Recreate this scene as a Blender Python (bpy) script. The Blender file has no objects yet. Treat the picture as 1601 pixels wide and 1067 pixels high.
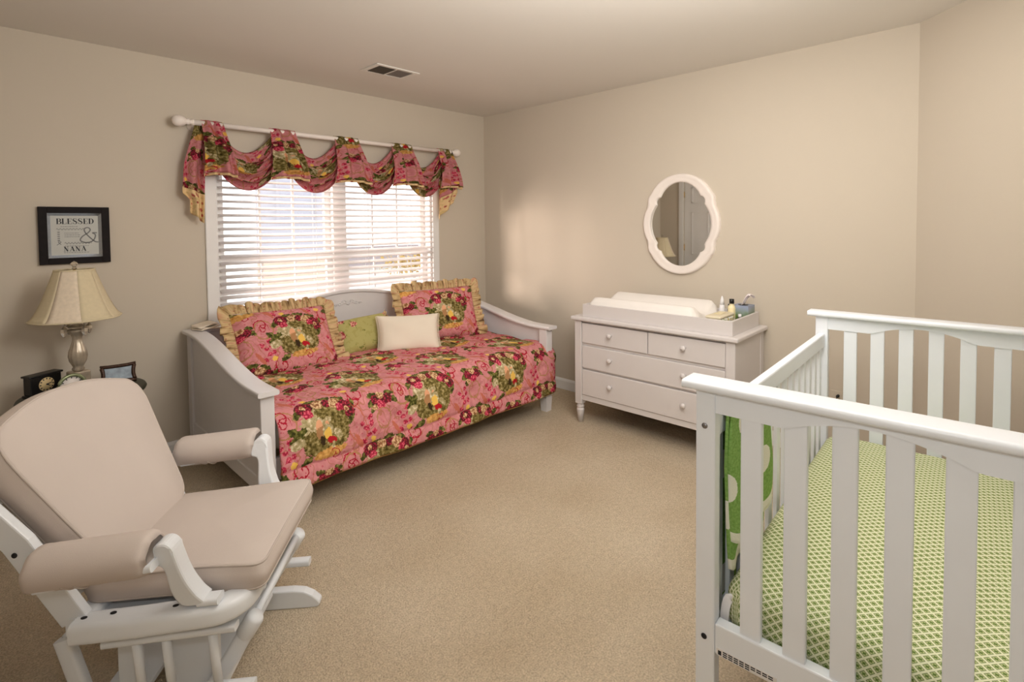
import bpy, math, random
from mathutils import Vector, Matrix
random.seed(7)
C = bpy.context.scene.collection
PI = math.pi
R = math.radians

# ------------------------------------------------------------------ helpers
class MB:
    """collects shapes and links them as one mesh object"""
    def __init__(s): s.v=[]; s.f=[]; s.uv=[]; s.sm=[]
    def add(s, verts, faces, smooth=False, uvs=None):
        b=len(s.v); s.v += [tuple(p) for p in verts]
        s.uv += list(uvs) if uvs else [(p[0]+p[1]*.37, p[2]+p[1]*.61) for p in verts]
        for f in faces: s.f.append([i+b for i in f]); s.sm.append(smooth)
        return s
    def build(s, name, mat, parent=None, bevel=0, seg=2, angle=None, solid=0, sub=0):
        m=bpy.data.meshes.new(name); m.from_pydata(s.v,[],s.f); m.validate()
        if len(m.polygons)==len(s.sm): m.polygons.foreach_set('use_smooth', s.sm)
        ul=m.uv_layers.new(name='UVMap')
        for l in m.loops: ul.data[l.index].uv = s.uv[l.vertex_index]
        if angle is not None:
            m.polygons.foreach_set('use_smooth',[True]*len(m.polygons)); m.set_sharp_from_angle(angle=R(angle))
        m.materials.append(mat); m.update()
        o=bpy.data.objects.new(name,m); C.objects.link(o)
        if parent: o.parent=parent
        if solid:
            k=o.modifiers.new('solid','SOLIDIFY'); k.thickness=solid; k.offset=0
        if sub:
            k=o.modifiers.new('sub','SUBSURF'); k.levels=sub; k.render_levels=sub
        if bevel:
            k=o.modifiers.new('bevel','BEVEL'); k.width=bevel; k.segments=seg; k.limit_method='ANGLE'; k.angle_limit=R(35)
        return o

def add_box(mb,x0,x1,y0,y1,z0,z1):
    v=[(x,y,z) for x in (x0,x1) for y in (y0,y1) for z in (z0,z1)]
    return mb.add(v,[(0,1,3,2),(4,6,7,5),(0,4,5,1),(2,3,7,6),(0,2,6,4),(1,5,7,3)])
def bx(*a): return add_box(MB(),*a)
def add_prism(mb,pts,fn,d0,d1,smooth=False):
    n=len(pts); v=[fn(p[0],p[1],d0) for p in pts]+[fn(p[0],p[1],d1) for p in pts]
    a=sum(pts[i][0]*pts[(i+1)%n][1]-pts[(i+1)%n][0]*pts[i][1] for i in range(n))
    mb.add(v,[[i,(i+1)%n,(i+1)%n+n,i+n] for i in range(n)]+[list(range(n))[::-1],list(range(n,2*n))],smooth)
    return mb
def frame_of(t,up=Vector((0,0,1))):
    t=t.normalized()
    if abs(t.dot(up))>.97: up=Vector((1,0,0))
    a=t.cross(up).normalized(); return a, a.cross(t).normalized()
def add_sweep(mb,path,section,closed=False,scale=None,caps=True,smooth=True,up=Vector((0,0,1))):
    P=[Vector(p) for p in path]; n=len(P); k=len(section); v=[]
    for i,p in enumerate(P):
        if closed: t=P[(i+1)%n]-P[i-1]
        else: t=P[min(i+1,n-1)]-P[max(i-1,0)]
        a,b=frame_of(t,up); s=scale[i] if scale else 1
        for q in section: v.append(p+a*q[0]*s+b*q[1]*s)
    f=[]
    for i in range(n if closed else n-1):
        j=(i+1)%n
        for c in range(k): f.append([i*k+c,i*k+(c+1)%k,j*k+(c+1)%k,j*k+c])
    if caps and not closed: f+= [list(range(k))[::-1], [ (n-1)*k+c for c in range(k)]]
    return mb.add(v,f,smooth)
def circ(r,n=10,sx=1,sy=1): return [(r*sx*math.cos(2*PI*i/n), r*sy*math.sin(2*PI*i/n)) for i in range(n)]
def add_tube(mb,path,r,n=10,closed=False,caps=True):
    if isinstance(r,(list,tuple)): return add_sweep(mb,path,circ(1,n),closed,list(r),caps)
    return add_sweep(mb,path,circ(r,n),closed,None,caps)
def rrect(w,h,r,n=4):
    o=[]
    for cx,cy,a in ((w/2-r,h/2-r,0),(-w/2+r,h/2-r,90),(-w/2+r,-h/2+r,180),(w/2-r,-h/2+r,270)):
        for i in range(n+1):
            t=R(a+90*i/n); o.append((cx+r*math.cos(t),cy+r*math.sin(t)))
    return o
def add_lathe(mb,prof,c=(0,0,0),n=24,flute=0,nf=12,smooth=True):
    v=[];k=len(prof)
    for i in range(n):
        t=2*PI*i/n
        for r,z in prof:
            rr=r*(1+flute*math.cos(nf*t)); v.append((c[0]+rr*math.cos(t),c[1]+rr*math.sin(t),c[2]+z))
    f=[[i*k+j,((i+1)%n)*k+j,((i+1)%n)*k+j+1,i*k+j+1] for i in range(n) for j in range(k-1)]
    if prof[0][0]>1e-5: f.append([i*k for i in range(n)][::-1])
    if prof[-1][0]>1e-5: f.append([i*k+k-1 for i in range(n)])
    return mb.add(v,f,smooth)
def add_grid(mb,fn,nu,nv,uvf=None,smooth=True,closed=False):
    v=[];uv=[]
    for i in range(nu+1):
        for j in range(nv+1):
            u,w=i/nu,j/nv; v.append(fn(u,w)); uv.append(uvf(u,w) if uvf else (u,w))
    f=[[i*(nv+1)+j,(i+1)*(nv+1)+j,(i+1)*(nv+1)+j+1,i*(nv+1)+j+1] for i in range(nu) for j in range(nv)]
    return mb.add(v,f,smooth,uv)
def lerp(a,b,t): return a+(b-a)*t
def pl(pts,t):
    """piecewise-linear through [(t,val)]"""
    if t<=pts[0][0]: return pts[0][1]
    for (a,x),(b,y) in zip(pts,pts[1:]):
        if t<=b: return lerp(x,y,(t-a)/(b-a))
    return pts[-1][1]
def smooth_pl(pts,t):
    if t<=pts[0][0]: return pts[0][1]
    for (a,x),(b,y) in zip(pts,pts[1:]):
        if t<=b:
            k=(t-a)/(b-a); k=k*k*(3-2*k); return lerp(x,y,k)
    return pts[-1][1]
def catmull(pts,n=6):
    P=[Vector(p) for p in pts]; out=[]
    for i in range(len(P)-1):
        a,b,c,d=P[max(i-1,0)],P[i],P[i+1],P[min(i+2,len(P)-1)]
        for k in range(n):
            t=k/n; out.append(.5*((2*b)+(c-a)*t+(2*a-5*b+4*c-d)*t*t+(3*b-a-3*c+d)*t**3))
    out.append(P[-1]); return out

def thing(name,label,cat,loc=(0,0,0),rz=0,group=None):
    o=bpy.data.objects.new(name,None); C.objects.link(o); o.empty_display_size=.05
    o.location=loc; o.rotation_euler=(0,0,rz); o['label']=label; o['category']=cat
    if group: o['group']=group
    return o
def tag(o,label,cat,group=None):
    o['label']=label; o['category']=cat
    if group: o['group']=group
    return o
def struct(o,label=None):
    o['kind']='structure'
    if label: o['label']=label
    return o

# ------------------------------------------------------------------ materials
def lin(r,g,b):
    f=lambda c:(c/255/12.92) if c/255<=.04045 else ((c/255+.055)/1.055)**2.4
    return (f(r),f(g),f(b),1)
def newmat(name):
    m=bpy.data.materials.new(name); m.use_nodes=True; nt=m.node_tree
    return m,nt,nt.nodes['Principled BSDF']
def mat(name,col,rough=.5,metal=0,spec=.5,noise=0,nscale=8,bump=0,bscale=200,**kw):
    m,nt,b=newmat(name); N=nt.nodes; L=nt.links
    b.inputs['Base Color'].default_value=col; b.inputs['Roughness'].default_value=rough
    b.inputs['Metallic'].default_value=metal; b.inputs['Specular IOR Level'].default_value=spec
    for k,v in kw.items(): b.inputs[k.replace('_',' ')].default_value=v
    tc=N.new('ShaderNodeTexCoord')
    n=N.new('ShaderNodeTexNoise'); n.inputs['Scale'].default_value=nscale; n.inputs['Detail'].default_value=4
    L.new(tc.outputs['Object'],n.inputs['Vector'])
    mx=N.new('ShaderNodeMixRGB'); mx.blend_type='MULTIPLY'; mx.inputs[0].default_value=noise if noise else .04
    mx.inputs[1].default_value=col
    cr=N.new('ShaderNodeMapRange'); cr.inputs['From Min'].default_value=.3; cr.inputs['From Max'].default_value=.7
    cr.inputs['To Min'].default_value=.5; cr.inputs['To Max'].default_value=1.1
    L.new(n.outputs['Fac'],cr.inputs['Value']); L.new(cr.outputs[0],mx.inputs[2]); L.new(mx.outputs[0],b.inputs['Base Color'])
    if bump:
        n2=N.new('ShaderNodeTexNoise'); n2.inputs['Scale'].default_value=bscale; n2.inputs['Detail'].default_value=3
        L.new(tc.outputs['Object'],n2.inputs['Vector'])
        bp=N.new('ShaderNodeBump'); bp.inputs['Strength'].default_value=bump; bp.inputs['Distance'].default_value=.004
        L.new(n2.outputs['Fac'],bp.inputs['Height']); L.new(bp.outputs[0],b.inputs['Normal'])
    return m

class G:
    """tiny node-graph builder"""
    def __init__(s,nt): s.N=nt.nodes; s.L=nt.links
    def n(s,t,**kw):
        o=s.N.new(t)
        for k,v in kw.items(): setattr(o,k,v)
        return o
    def put(s,sock,v):
        if hasattr(v,'is_output'): s.L.new(v,sock)
        else: sock.default_value=v
    def math(s,op,a,b=None,c=None,clamp=False):
        o=s.n('ShaderNodeMath',operation=op,use_clamp=clamp); s.put(o.inputs[0],a)
        if b is not None: s.put(o.inputs[1],b)
        if c is not None: s.put(o.inputs[2],c)
        return o.outputs[0]
    def vmath(s,op,a,b=None,out=0):
        o=s.n('ShaderNodeVectorMath',operation=op); s.put(o.inputs[0],a)
        if b is not None: s.put(o.inputs[1],b)
        return o.outputs['Value'] if out else o.outputs['Vector']
    def mix(s,f,a,b,mode='MIX'):
        o=s.n('ShaderNodeMixRGB',blend_type=mode); s.put(o.inputs[0],f); s.put(o.inputs[1],a); s.put(o.inputs[2],b); return o.outputs[0]
    def local(s,vec,x,y,rx,ry,rot=0):
        o=s.n('ShaderNodeMapping',vector_type='TEXTURE'); s.L.new(vec,o.inputs['Vector'])
        o.inputs['Location'].default_value=(x,y,0); o.inputs['Rotation'].default_value=(0,0,rot); o.inputs['Scale'].default_value=(rx,ry,1)
        return o.outputs[0]
    def length(s,v): return s.vmath('LENGTH',v,out=1)
    def noise(s,vec,scale,detail=2,color=False):
        o=s.n('ShaderNodeTexNoise'); s.L.new(vec,o.inputs['Vector']); o.inputs['Scale'].default_value=scale; o.inputs['Detail'].default_value=detail
        return o.outputs['Color' if color else 'Fac']
    def voro(s,vec,scale,out='Distance'):
        o=s.n('ShaderNodeTexVoronoi'); s.L.new(vec,o.inputs['Vector']); o.inputs['Scale'].default_value=scale; return o.outputs[out]
    def ramp(s,f,stops,const=False):
        o=s.n('ShaderNodeValToRGB'); s.put(o.inputs[0],f); r=o.color_ramp
        if const: r.interpolation='CONSTANT'
        while len(r.elements)<len(stops): r.elements.new(.5)
        for e,(p,c) in zip(r.elements,stops): e.position=p; e.color=c
        return o.outputs[0]

# ---- floral print: one motif (medallion, roses, scrolls) as a node group, laid half-drop
def motif_group():
    ng=bpy.data.node_groups.new('floral_motif','ShaderNodeTree')
    ng.interface.new_socket('Vector',in_out='INPUT',socket_type='NodeSocketVector')
    ng.interface.new_socket('Fine',in_out='INPUT',socket_type='NodeSocketVector')
    ng.interface.new_socket('Color',in_out='OUTPUT',socket_type='NodeSocketColor')
    ng.interface.new_socket('Alpha',in_out='OUTPUT',socket_type='NodeSocketFloat')
    g=G(ng); gi=g.n('NodeGroupInput'); go=g.n('NodeGroupOutput'); vec=gi.outputs['Vector']; fine=gi.outputs['Fine']
    nz=g.noise(fine,55,2); v1=g.voro(fine,105); v2=g.noise(fine,110,2)
    CR=g.ramp(v1,[(0,lin(206,92,108)),(.3,lin(160,44,62)),(.58,lin(104,26,40)),(.8,lin(70,40,34))])
    PK=g.ramp(v1,[(0,lin(240,160,160)),(.35,lin(218,84,108)),(.7,lin(160,36,62))])
    CM=g.ramp(v1,[(0,lin(238,214,176)),(.4,lin(214,176,132)),(.75,lin(140,92,60))])
    GR=g.ramp(nz,[(.3,lin(44,44,20)),(.5,lin(84,84,36)),(.7,lin(150,142,78))])
    OL=g.ramp(nz,[(.32,lin(70,60,26)),(.48,lin(114,100,52)),(.60,lin(150,134,84)),(.72,lin(190,172,124))])
    WH=g.ramp(nz,[(.34,lin(150,136,92)),(.52,lin(186,170,128)),(.68,lin(232,216,186))])
    GD=g.ramp(nz,[(.3,lin(176,120,56)),(.65,lin(222,172,100))])
    RD=lin(170,30,52); TN=lin(176,130,88); YL=lin(236,192,92); RE=lin(176,28,40); SK=lin(232,170,130); DK=lin(60,44,26); TA=lin(196,110,90)
    st={'c':lin(214,140,142),'a':0.0}
    def lay(fac,col):
        st['c']=g.mix(fac,st['c'],col); st['a']=g.math('MAXIMUM',st['a'],fac)
    def serial():
        # chain each shape on the one before it, so the shader keeps few values alive
        if not hasattr(st['a'],'is_output'): return vec
        o=g.n('ShaderNodeVectorMath',operation='MULTIPLY_ADD'); g.L.new(st['a'],o.inputs[0]); o.inputs[1].default_value=(1e-6,0,0); g.L.new(vec,o.inputs[2]); return o.outputs[0]
    def blob(x,y,rx,ry,col,rot=0,rough=.35):
        l=g.length(g.local(serial(),x,y,rx,ry,rot))
        l=g.math('MULTIPLY_ADD',g.math('SUBTRACT',v2,.5),rough,l) if rough else l
        lay(g.math('LESS_THAN',l,1.0),col)
    def ring(x,y,rx,ry,w,col,rot=0):
        lay(g.math('COMPARE',g.length(g.local(serial(),x,y,rx,ry,rot)),1.0,w),col)
    def spiral(x,y,r,turns,w,col,rot=0,flip=1):
        p=g.local(serial(),x,y,r*flip,r,rot); l=g.length(p); sp=g.n('ShaderNodeSeparateXYZ'); g.L.new(p,sp.inputs[0])
        th=g.math('ARCTAN2',sp.outputs[1],sp.outputs[0])
        m=g.math('FRACT',g.math('MULTIPLY_ADD',th,1/(2*PI),g.math('MULTIPLY',l,turns)))
        a=g.math('COMPARE',m,.5,w); b=g.math('LESS_THAN',l,1.0)
        lay(g.math('MULTIPLY',a,b),col)
    # tan tracery
    for (x,y,rx,ry) in ((-.2,.075,.055,.06),(.33,-.03,.045,.055),(-.33,-.03,.045,.055)): ring(x,y,rx,ry,.07,TN)
    ring(.17,-.02,.05,.11,.06,TA,.3)
    # scrolls
    spiral(-.2,.08,.034,1.5,.12,RD); spiral(.205,.135,.05,1.2,.09,RD,.6); spiral(.12,-.195,.046,1.2,.09,RD,2.2,-1)
    spiral(-.15,-.20,.036,1.3,.10,RD,1.); spiral(-.29,.17,.03,1.3,.11,RD,.3,-1)
    # pink sprays
    for sx in (-.205,.225):
        for dx,dy in ((0,0),(.028,.02),(-.024,.028),(.012,-.035),(.04,-.025),(-.014,-.068),(.02,.052)): blob(sx+dx,-.055+dy,.016,.012,PK,dx*40)
        blob(sx-.045,-.11,.012,.05,TA,.5); blob(sx+.035,-.12,.016,.014,YL)
    # bouquets between medallions
    for s in (-1,1):
        x=.33*s
        for dx,dy,a in ((-.062,.03,.6),(.066,.03,-.6),(-.045,.07,.2),(.05,.068,-.3),(-.055,0,1.)): blob(x+dx,.05+dy-.02,.026,.014,GR,a,.5)
        blob(x-.028,.07,.03,.026,CR); blob(x+.03,.07,.032,.028,CR); blob(x,.092,.022,.018,CM); blob(x-.005,.045,.026,.02,PK); blob(x-.045,.035,.016,.014,CM)
    # medallion
    blob(0,0,.128,.128,OL,0,.16); blob(-.06,.05,.066,.056,WH,.4,1.1); blob(-.01,.085,.03,.03,OL,.2,.7)
    blob(.02,-.112,.085,.022,GD,.12,.5); blob(.06,.05,.05,.07,OL,.3,.5); blob(-.075,-.05,.045,.06,OL,.2,.6); blob(.07,-.045,.05,.05,OL,.5,.6)
    blob(-.035,.03,.018,.026,SK); blob(-.03,-.005,.026,.03,TN,0,.6); blob(.01,.045,.022,.017,WH); blob(.008,.03,.011,.012,SK)
    blob(.012,-.005,.03,.036,WH,.3); blob(.012,-.022,.021,.030,YL,.1,.6); blob(.03,-.058,.025,.017,RE,-.2,.7); blob(.066,-.035,.014,.03,WH,.6); blob(.035,-.085,.009,.018,WH,.1)
    blob(-.02,-.05,.012,.025,DK,.2)
    # wreath
    for x,y,a in ((-.125,.105,.7),(-.045,.155,.1),(.03,.16,-.1),(.145,.03,1.2),(.10,.135,-.5),(-.135,.02,.4),(-.16,.03,-.5),(-.15,-.005,.2),(.15,.085,1.),(-.105,-.13,.5)): blob(x,y,.036,.016,GR,a,.6)
    blob(-.145,-.03,.035,.026,WH,.3,.6); blob(-.085,.125,.045,.034,CR,.2); blob(-.075,.09,.026,.02,PK); blob(-.015,.135,.03,.024,CM)
    blob(.03,.128,.024,.022,CR); blob(.07,.118,.03,.026,CM); blob(.115,.095,.03,.03,CR); blob(.09,.09,.02,.018,PK); blob(.138,.055,.028,.026,CR); blob(.125,.07,.014,.012,CM); blob(-.09,.127,.014,.012,CM,0,0)
    g.L.new(st['c'],go.inputs['Color']); g.L.new(st['a'],go.inputs['Alpha'])
    return ng
MOTIF=motif_group()
def toile(name,off=(0,0),scale=1.0,trans=0.0,quilt=True,back=None):
    m,nt,b=newmat(name); g=G(nt)
    uv=g.n('ShaderNodeUVMap'); mp=g.n('ShaderNodeMapping'); g.L.new(uv.outputs[0],mp.inputs['Vector'])
    mp.inputs['Location'].default_value=(off[0],off[1],0); mp.inputs['Scale'].default_value=(scale,scale,1)
    p=mp.outputs[0]
    wob=g.vmath('SCALE',g.vmath('SUBTRACT',g.noise(p,26,2,True),(.5,.5,.5))); wob.node.inputs['Scale'].default_value=.022
    wob2=g.vmath('SCALE',g.vmath('SUBTRACT',g.noise(p,95,2,True),(.5,.5,.5))); wob2.node.inputs['Scale'].default_value=.016
    q=g.vmath('ADD',g.vmath('ADD',p,wob),wob2)
    def cell(ox,oy):
        s=g.vmath('ADD',q,(ox+.33,oy+.30,0)); w=g.n('ShaderNodeVectorMath',operation='MODULO')
        w.operation='WRAP'; g.L.new(s,w.inputs[0]); w.inputs[1].default_value=(.66,.60,1); w.inputs[2].default_value=(0,0,-1)
        o=g.vmath('SUBTRACT',w.outputs[0],(.33,.30,0))
        gn=g.n('ShaderNodeGroup'); gn.node_tree=MOTIF; g.L.new(o,gn.inputs['Vector']); g.L.new(p,gn.inputs['Fine']); return gn
    A=cell(0,0); B=cell(.33,.30)
    pk=g.ramp(g.noise(p,30,3),[(.3,lin(198,122,126)),(.7,lin(216,146,147))])
    # fine vines in the ground
    vn=g.math('COMPARE',g.noise(p,13,1),.5,.012); pk=g.mix(g.math('MULTIPLY',vn,.75),pk,lin(176,112,84))
    sp=g.math('LESS_THAN',g.voro(p,34),.17); pk=g.mix(g.math('MULTIPLY',sp,.55),pk,lin(190,58,84))
    c=g.mix(A.outputs['Alpha'],pk,A.outputs['Color']); c=g.mix(B.outputs['Alpha'],c,B.outputs['Color'])
    g.L.new(c,b.inputs['Base Color']); b.inputs['Roughness'].default_value=.8; b.inputs['Specular IOR Level'].default_value=.15
    if quilt:
        bp=g.n('ShaderNodeBump'); bp.inputs['Strength'].default_value=.55; bp.inputs['Distance'].default_value=.012
        g.L.new(g.math('ADD',g.voro(p,22),g.noise(p,9,2)),bp.inputs['Height']); g.L.new(bp.outputs[0],b.inputs['Normal'])
    if trans:
        t=g.n('ShaderNodeBsdfTranslucent'); g.L.new(c,t.inputs['Color']); mx=g.n('ShaderNodeMixShader'); mx.inputs[0].default_value=trans
        g.L.new(b.outputs[0],mx.inputs[1]); g.L.new(t.outputs[0],mx.inputs[2]); g.L.new(mx.outputs[0],nt.nodes['Material Output'].inputs[0])
    return m
def floral_small(name,base,petal,leaf,scale=9):
    m,nt,b=newmat(name); g=G(nt); uv=g.n('ShaderNodeUVMap'); p=uv.outputs[0]
    wob=g.vmath('SCALE',g.vmath('SUBTRACT',g.noise(p,30,2,True),(.5,.5,.5))); wob.node.inputs['Scale'].default_value=.03
    q=g.vmath('ADD',p,wob); d=g.voro(q,scale); n=g.voro(p,90)
    pc=g.ramp(n,[(0,lin(244,214,196)),(.4,petal),(.8,lin(150,60,60))])
    lf=g.math('MULTIPLY',g.math('LESS_THAN',d,.40),g.math('GREATER_THAN',g.noise(p,60,2),.57))
    c=g.mix(g.math('MULTIPLY',g.math('GREATER_THAN',g.noise(p,24,3),.55),.3),base,lin(150,142,70))
    c=g.mix(lf,c,leaf); c=g.mix(g.math('LESS_THAN',d,.31),c,pc)
    g.L.new(c,b.inputs['Base Color']); b.inputs['Roughness'].default_value=.8; b.inputs['Specular IOR Level'].default_value=.15
    return m
def ruffle_mat(name):
    m,nt,b=newmat(name); g=G(nt); uv=g.n('ShaderNodeUVMap'); p=uv.outputs[0]
    mp=g.n('ShaderNodeMapping'); g.L.new(p,mp.inputs['Vector']); mp.inputs['Scale'].default_value=(1,.12,1)
    a=g.noise(mp.outputs[0],60,3); c=g.ramp(a,[(.32,lin(92,68,46)),(.43,lin(180,150,106)),(.55,lin(210,184,138)),(.68,lin(196,146,116))])
    s=g.math('LESS_THAN',g.voro(p,55),.24); c=g.mix(g.math('MULTIPLY',s,.6),c,lin(150,66,60))
    g.L.new(c,b.inputs['Base Color']); b.inputs['Roughness'].default_value=.85; b.inputs['Specular IOR Level'].default_value=.1
    return m

M={}
M['wall']=mat('wall_paint',lin(204,193,177),.85,spec=.2,noise=.03,nscale=1.5,bump=.08,bscale=350)
M['ceiling']=mat('ceiling_paint',lin(226,221,213),.9,spec=.1,noise=.03,nscale=1.2,bump=.08,bscale=250)
M['trim']=mat('trim_white',lin(236,234,232),.45)
M['white']=mat('white_lacquer',lin(230,233,237),.32,spec=.5)
M['dwhite']=mat('dresser_white',lin(216,210,208),.4)
M['bedwhite']=mat('daybed_white',lin(220,216,216),.35)
M['cribwhite']=mat('crib_white',lin(240,245,252),.3)
M['cream']=mat('cream_twill',lin(202,190,182),.85,spec=.12,noise=.05,nscale=7,bump=.15,bscale=600)
M['creamd']=mat('cream_piping',lin(194,182,173),.85,spec=.12)
M['linen']=mat('white_linen',lin(238,226,208),.85,spec=.12,bump=.35,bscale=320)
M['dark']=mat('dark_hole',lin(24,22,26),.7)
M['screw']=mat('steel_screw',lin(150,150,155),.3,1)
M['brass']=mat('brass',lin(214,176,90),.25,1)
M['terry']=mat('changing_cover',lin(240,234,228),.9,spec=.1,bump=.3,bscale=260)
M['blackwood']=mat('black_frame_wood',lin(30,25,25),.65,spec=.15,noise=.4,nscale=30)
M['silver']=mat('silver_bevel',lin(186,192,200),.25,.85)
M['print']=mat('grey_print_paper',lin(190,190,184),.6,noise=.08,nscale=14)
M['ink']=mat('black_ink',lin(40,42,48),.7)
M['inkgrey']=mat('grey_ink',lin(118,118,118),.7)
M['darkgreen']=mat('dark_green_table',lin(40,42,26),.45,noise=.3,nscale=12)
M['shade']=mat('lamp_shade_linen',lin(214,200,168),.8,spec=.1,noise=.12,nscale=60)
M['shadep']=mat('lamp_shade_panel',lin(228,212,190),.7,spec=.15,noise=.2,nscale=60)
M['merc']=mat('mercury_glass',lin(190,176,156),.2,.35,noise=.75,nscale=22)
M['crystal']=mat('cut_crystal',lin(250,240,225),.03,0,Transmission_Weight=.85,IOR=1.5)
M['clockblack']=mat('black_clock_wood',lin(16,14,14),.35)
M['clockface']=mat('antique_dial',lin(216,190,140),.6)
M['dialwhite']=mat('white_dial',lin(226,216,210),.5)
M['greenrim']=mat('green_metal_rim',lin(142,150,116),.25,.5)
M['bronze']=mat('bronze_beaded_frame',lin(70,46,32),.35,.4,noise=.4,nscale=60)
M['photo']=mat('blue_white_photo',lin(160,176,190),.4,noise=.9,nscale=26)
M['mirror']=mat('mirror_glass',(.86,.86,.84,1),.02,1)
M['mirrorframe']=mat('mirror_frame_white',lin(238,228,220),.5)
M['slat']=None
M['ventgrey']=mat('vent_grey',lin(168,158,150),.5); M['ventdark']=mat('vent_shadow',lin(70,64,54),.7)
M['gold']=mat('gold_piping',lin(192,148,86),.7)
M['felt']=mat('black_plastic',lin(22,22,22),.3)
M['bottlecream']=mat('cream_bottle',lin(236,222,178),.35)
M['print2']=mat('cream_lid',lin(226,214,186),.4)
M['plastic']=mat('white_plastic',lin(240,238,240),.3)
M['tissue']=mat('tissue_paper',lin(246,236,238),.9)
M['metalspring']=mat('mattress_support',lin(206,222,232),.4)
M['sticker']=mat('sticker_white',lin(232,230,228),.5)
M['siding']=mat('neighbor_siding',lin(160,160,170),.8); M['garage']=mat('garage_wall',lin(240,240,240),.8)
M['stone']=mat('neighbor_stone',lin(190,168,152),.8,noise=.3,nscale=3)
M['roof']=mat('neighbor_roof',lin(120,110,110),.9)
M['bark']=mat('tree_bark',lin(96,76,60),.9)
M['leafy']=mat('autumn_leaves',lin(180,150,80),.9,noise=.5,nscale=4)
M['lawn']=mat('pale_ground',lin(220,216,208),.9)
M['glassdark']=mat('window_dark_glass',lin(150,152,164),.5)
TO_Q=toile('floral_quilt_print',(0,0)); TO_P=toile('floral_sham_print',(-.05,.01),1.0); TO_V=toile('floral_valance_print',(.02,.12),1.12,trans=.25,quilt=False)
M['lining']=floral_small('tan_floral_lining',lin(222,190,142),lin(190,90,80),lin(150,130,70),26)
RUF=ruffle_mat('striped_ruffle'); GRP=floral_small('green_floral',lin(178,170,108),lin(222,150,132),lin(120,124,60),9)

def slat_material():
    m,nt,b=newmat('blind_slat_white'); g=G(nt); b.inputs['Base Color'].default_value=lin(248,247,250); b.inputs['Roughness'].default_value=.4
    t=g.n('ShaderNodeBsdfTranslucent'); t.inputs['Color'].default_value=lin(250,244,240)
    mx=g.n('ShaderNodeMixShader'); mx.inputs[0].default_value=.6
    g.L.new(b.outputs[0],mx.inputs[1]); g.L.new(t.outputs[0],mx.inputs[2]); g.L.new(mx.outputs[0],nt.nodes['Material Output'].inputs[0]); return m
M['slat']=slat_material()
def glass_material():
    m,nt,b=newmat('window_glass'); g=G(nt); t=g.n('ShaderNodeBsdfTransparent'); gl=g.n('ShaderNodeBsdfGlossy'); gl.inputs['Roughness'].default_value=.02
    mx=g.n('ShaderNodeMixShader'); mx.inputs[0].default_value=.06
    g.L.new(t.outputs[0],mx.inputs[1]); g.L.new(gl.outputs[0],mx.inputs[2]); g.L.new(mx.outputs[0],nt.nodes['Material Output'].inputs[0]); return m
M['glass']=glass_material()
def carpet_material():
    m,nt,b=newmat('carpet_beige'); g=G(nt); tc=g.n('ShaderNodeTexCoord'); p=tc.outputs['Object']
    a=g.noise(p,2.2,3); c=g.ramp(a,[(.3,lin(206,187,160)),(.7,lin(220,203,178))])
    f=g.noise(p,160,3); f2=g.noise(p,45,2)
    c=g.mix(.85,c,g.ramp(f,[(.3,(.62,.62,.62,1)),(.7,(1.08,1.08,1.08,1))]),'MULTIPLY')
    c=g.mix(.4,c,g.ramp(f2,[(.3,(.7,.7,.7,1)),(.7,(1.05,1.05,1.05,1))]),'MULTIPLY')
    g.L.new(c,b.inputs['Base Color']); b.inputs['Roughness'].default_value=.97; b.inputs['Specular IOR Level'].default_value=.05
    bp=g.n('ShaderNodeBump'); bp.inputs['Strength'].default_value=.8; bp.inputs['Distance'].default_value=.01
    g.L.new(g.math('ADD',f,f2),bp.inputs['Height']); g.L.new(bp.outputs[0],b.inputs['Normal']); return m
M['carpet']=carpet_material()
def sheet_material():
    # green trellis: white interlaced diagonal bands, green diamonds with a small four-point mark
    m,nt,b=newmat('green_trellis_sheet'); g=G(nt); uv=g.n('ShaderNodeUVMap'); mp=g.n('ShaderNodeMapping'); g.L.new(uv.outputs[0],mp.inputs['Vector'])
    mp.inputs['Rotation'].default_value=(0,0,R(45)); mp.inputs['Scale'].default_value=(58,58,1)
    fr=g.vmath('SUBTRACT',g.vmath('FRACTION',mp.outputs[0]),(.5,.5,0)); ab=g.vmath('ABSOLUTE',fr); s=g.n('ShaderNodeSeparateXYZ'); g.L.new(ab,s.inputs[0])
    x,y=s.outputs[0],s.outputs[1]
    mxv=g.math('MAXIMUM',x,y); band=g.math('GREATER_THAN',mxv,.36); edge=g.math('COMPARE',mxv,.33,.04)
    star=g.math('LESS_THAN',g.math('MULTIPLY',x,y),.012); star=g.math('MULTIPLY',star,g.math('LESS_THAN',mxv,.24))
    c=g.mix(star,lin(184,192,136),lin(102,124,64)); c=g.mix(edge,c,lin(92,114,58)); c=g.mix(band,c,lin(226,227,194))
    g.L.new(c,b.inputs['Base Color']); b.inputs['Roughness'].default_value=.85; b.inputs['Specular IOR Level'].default_value=.1; return m
M['sheet']=sheet_material()
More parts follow.
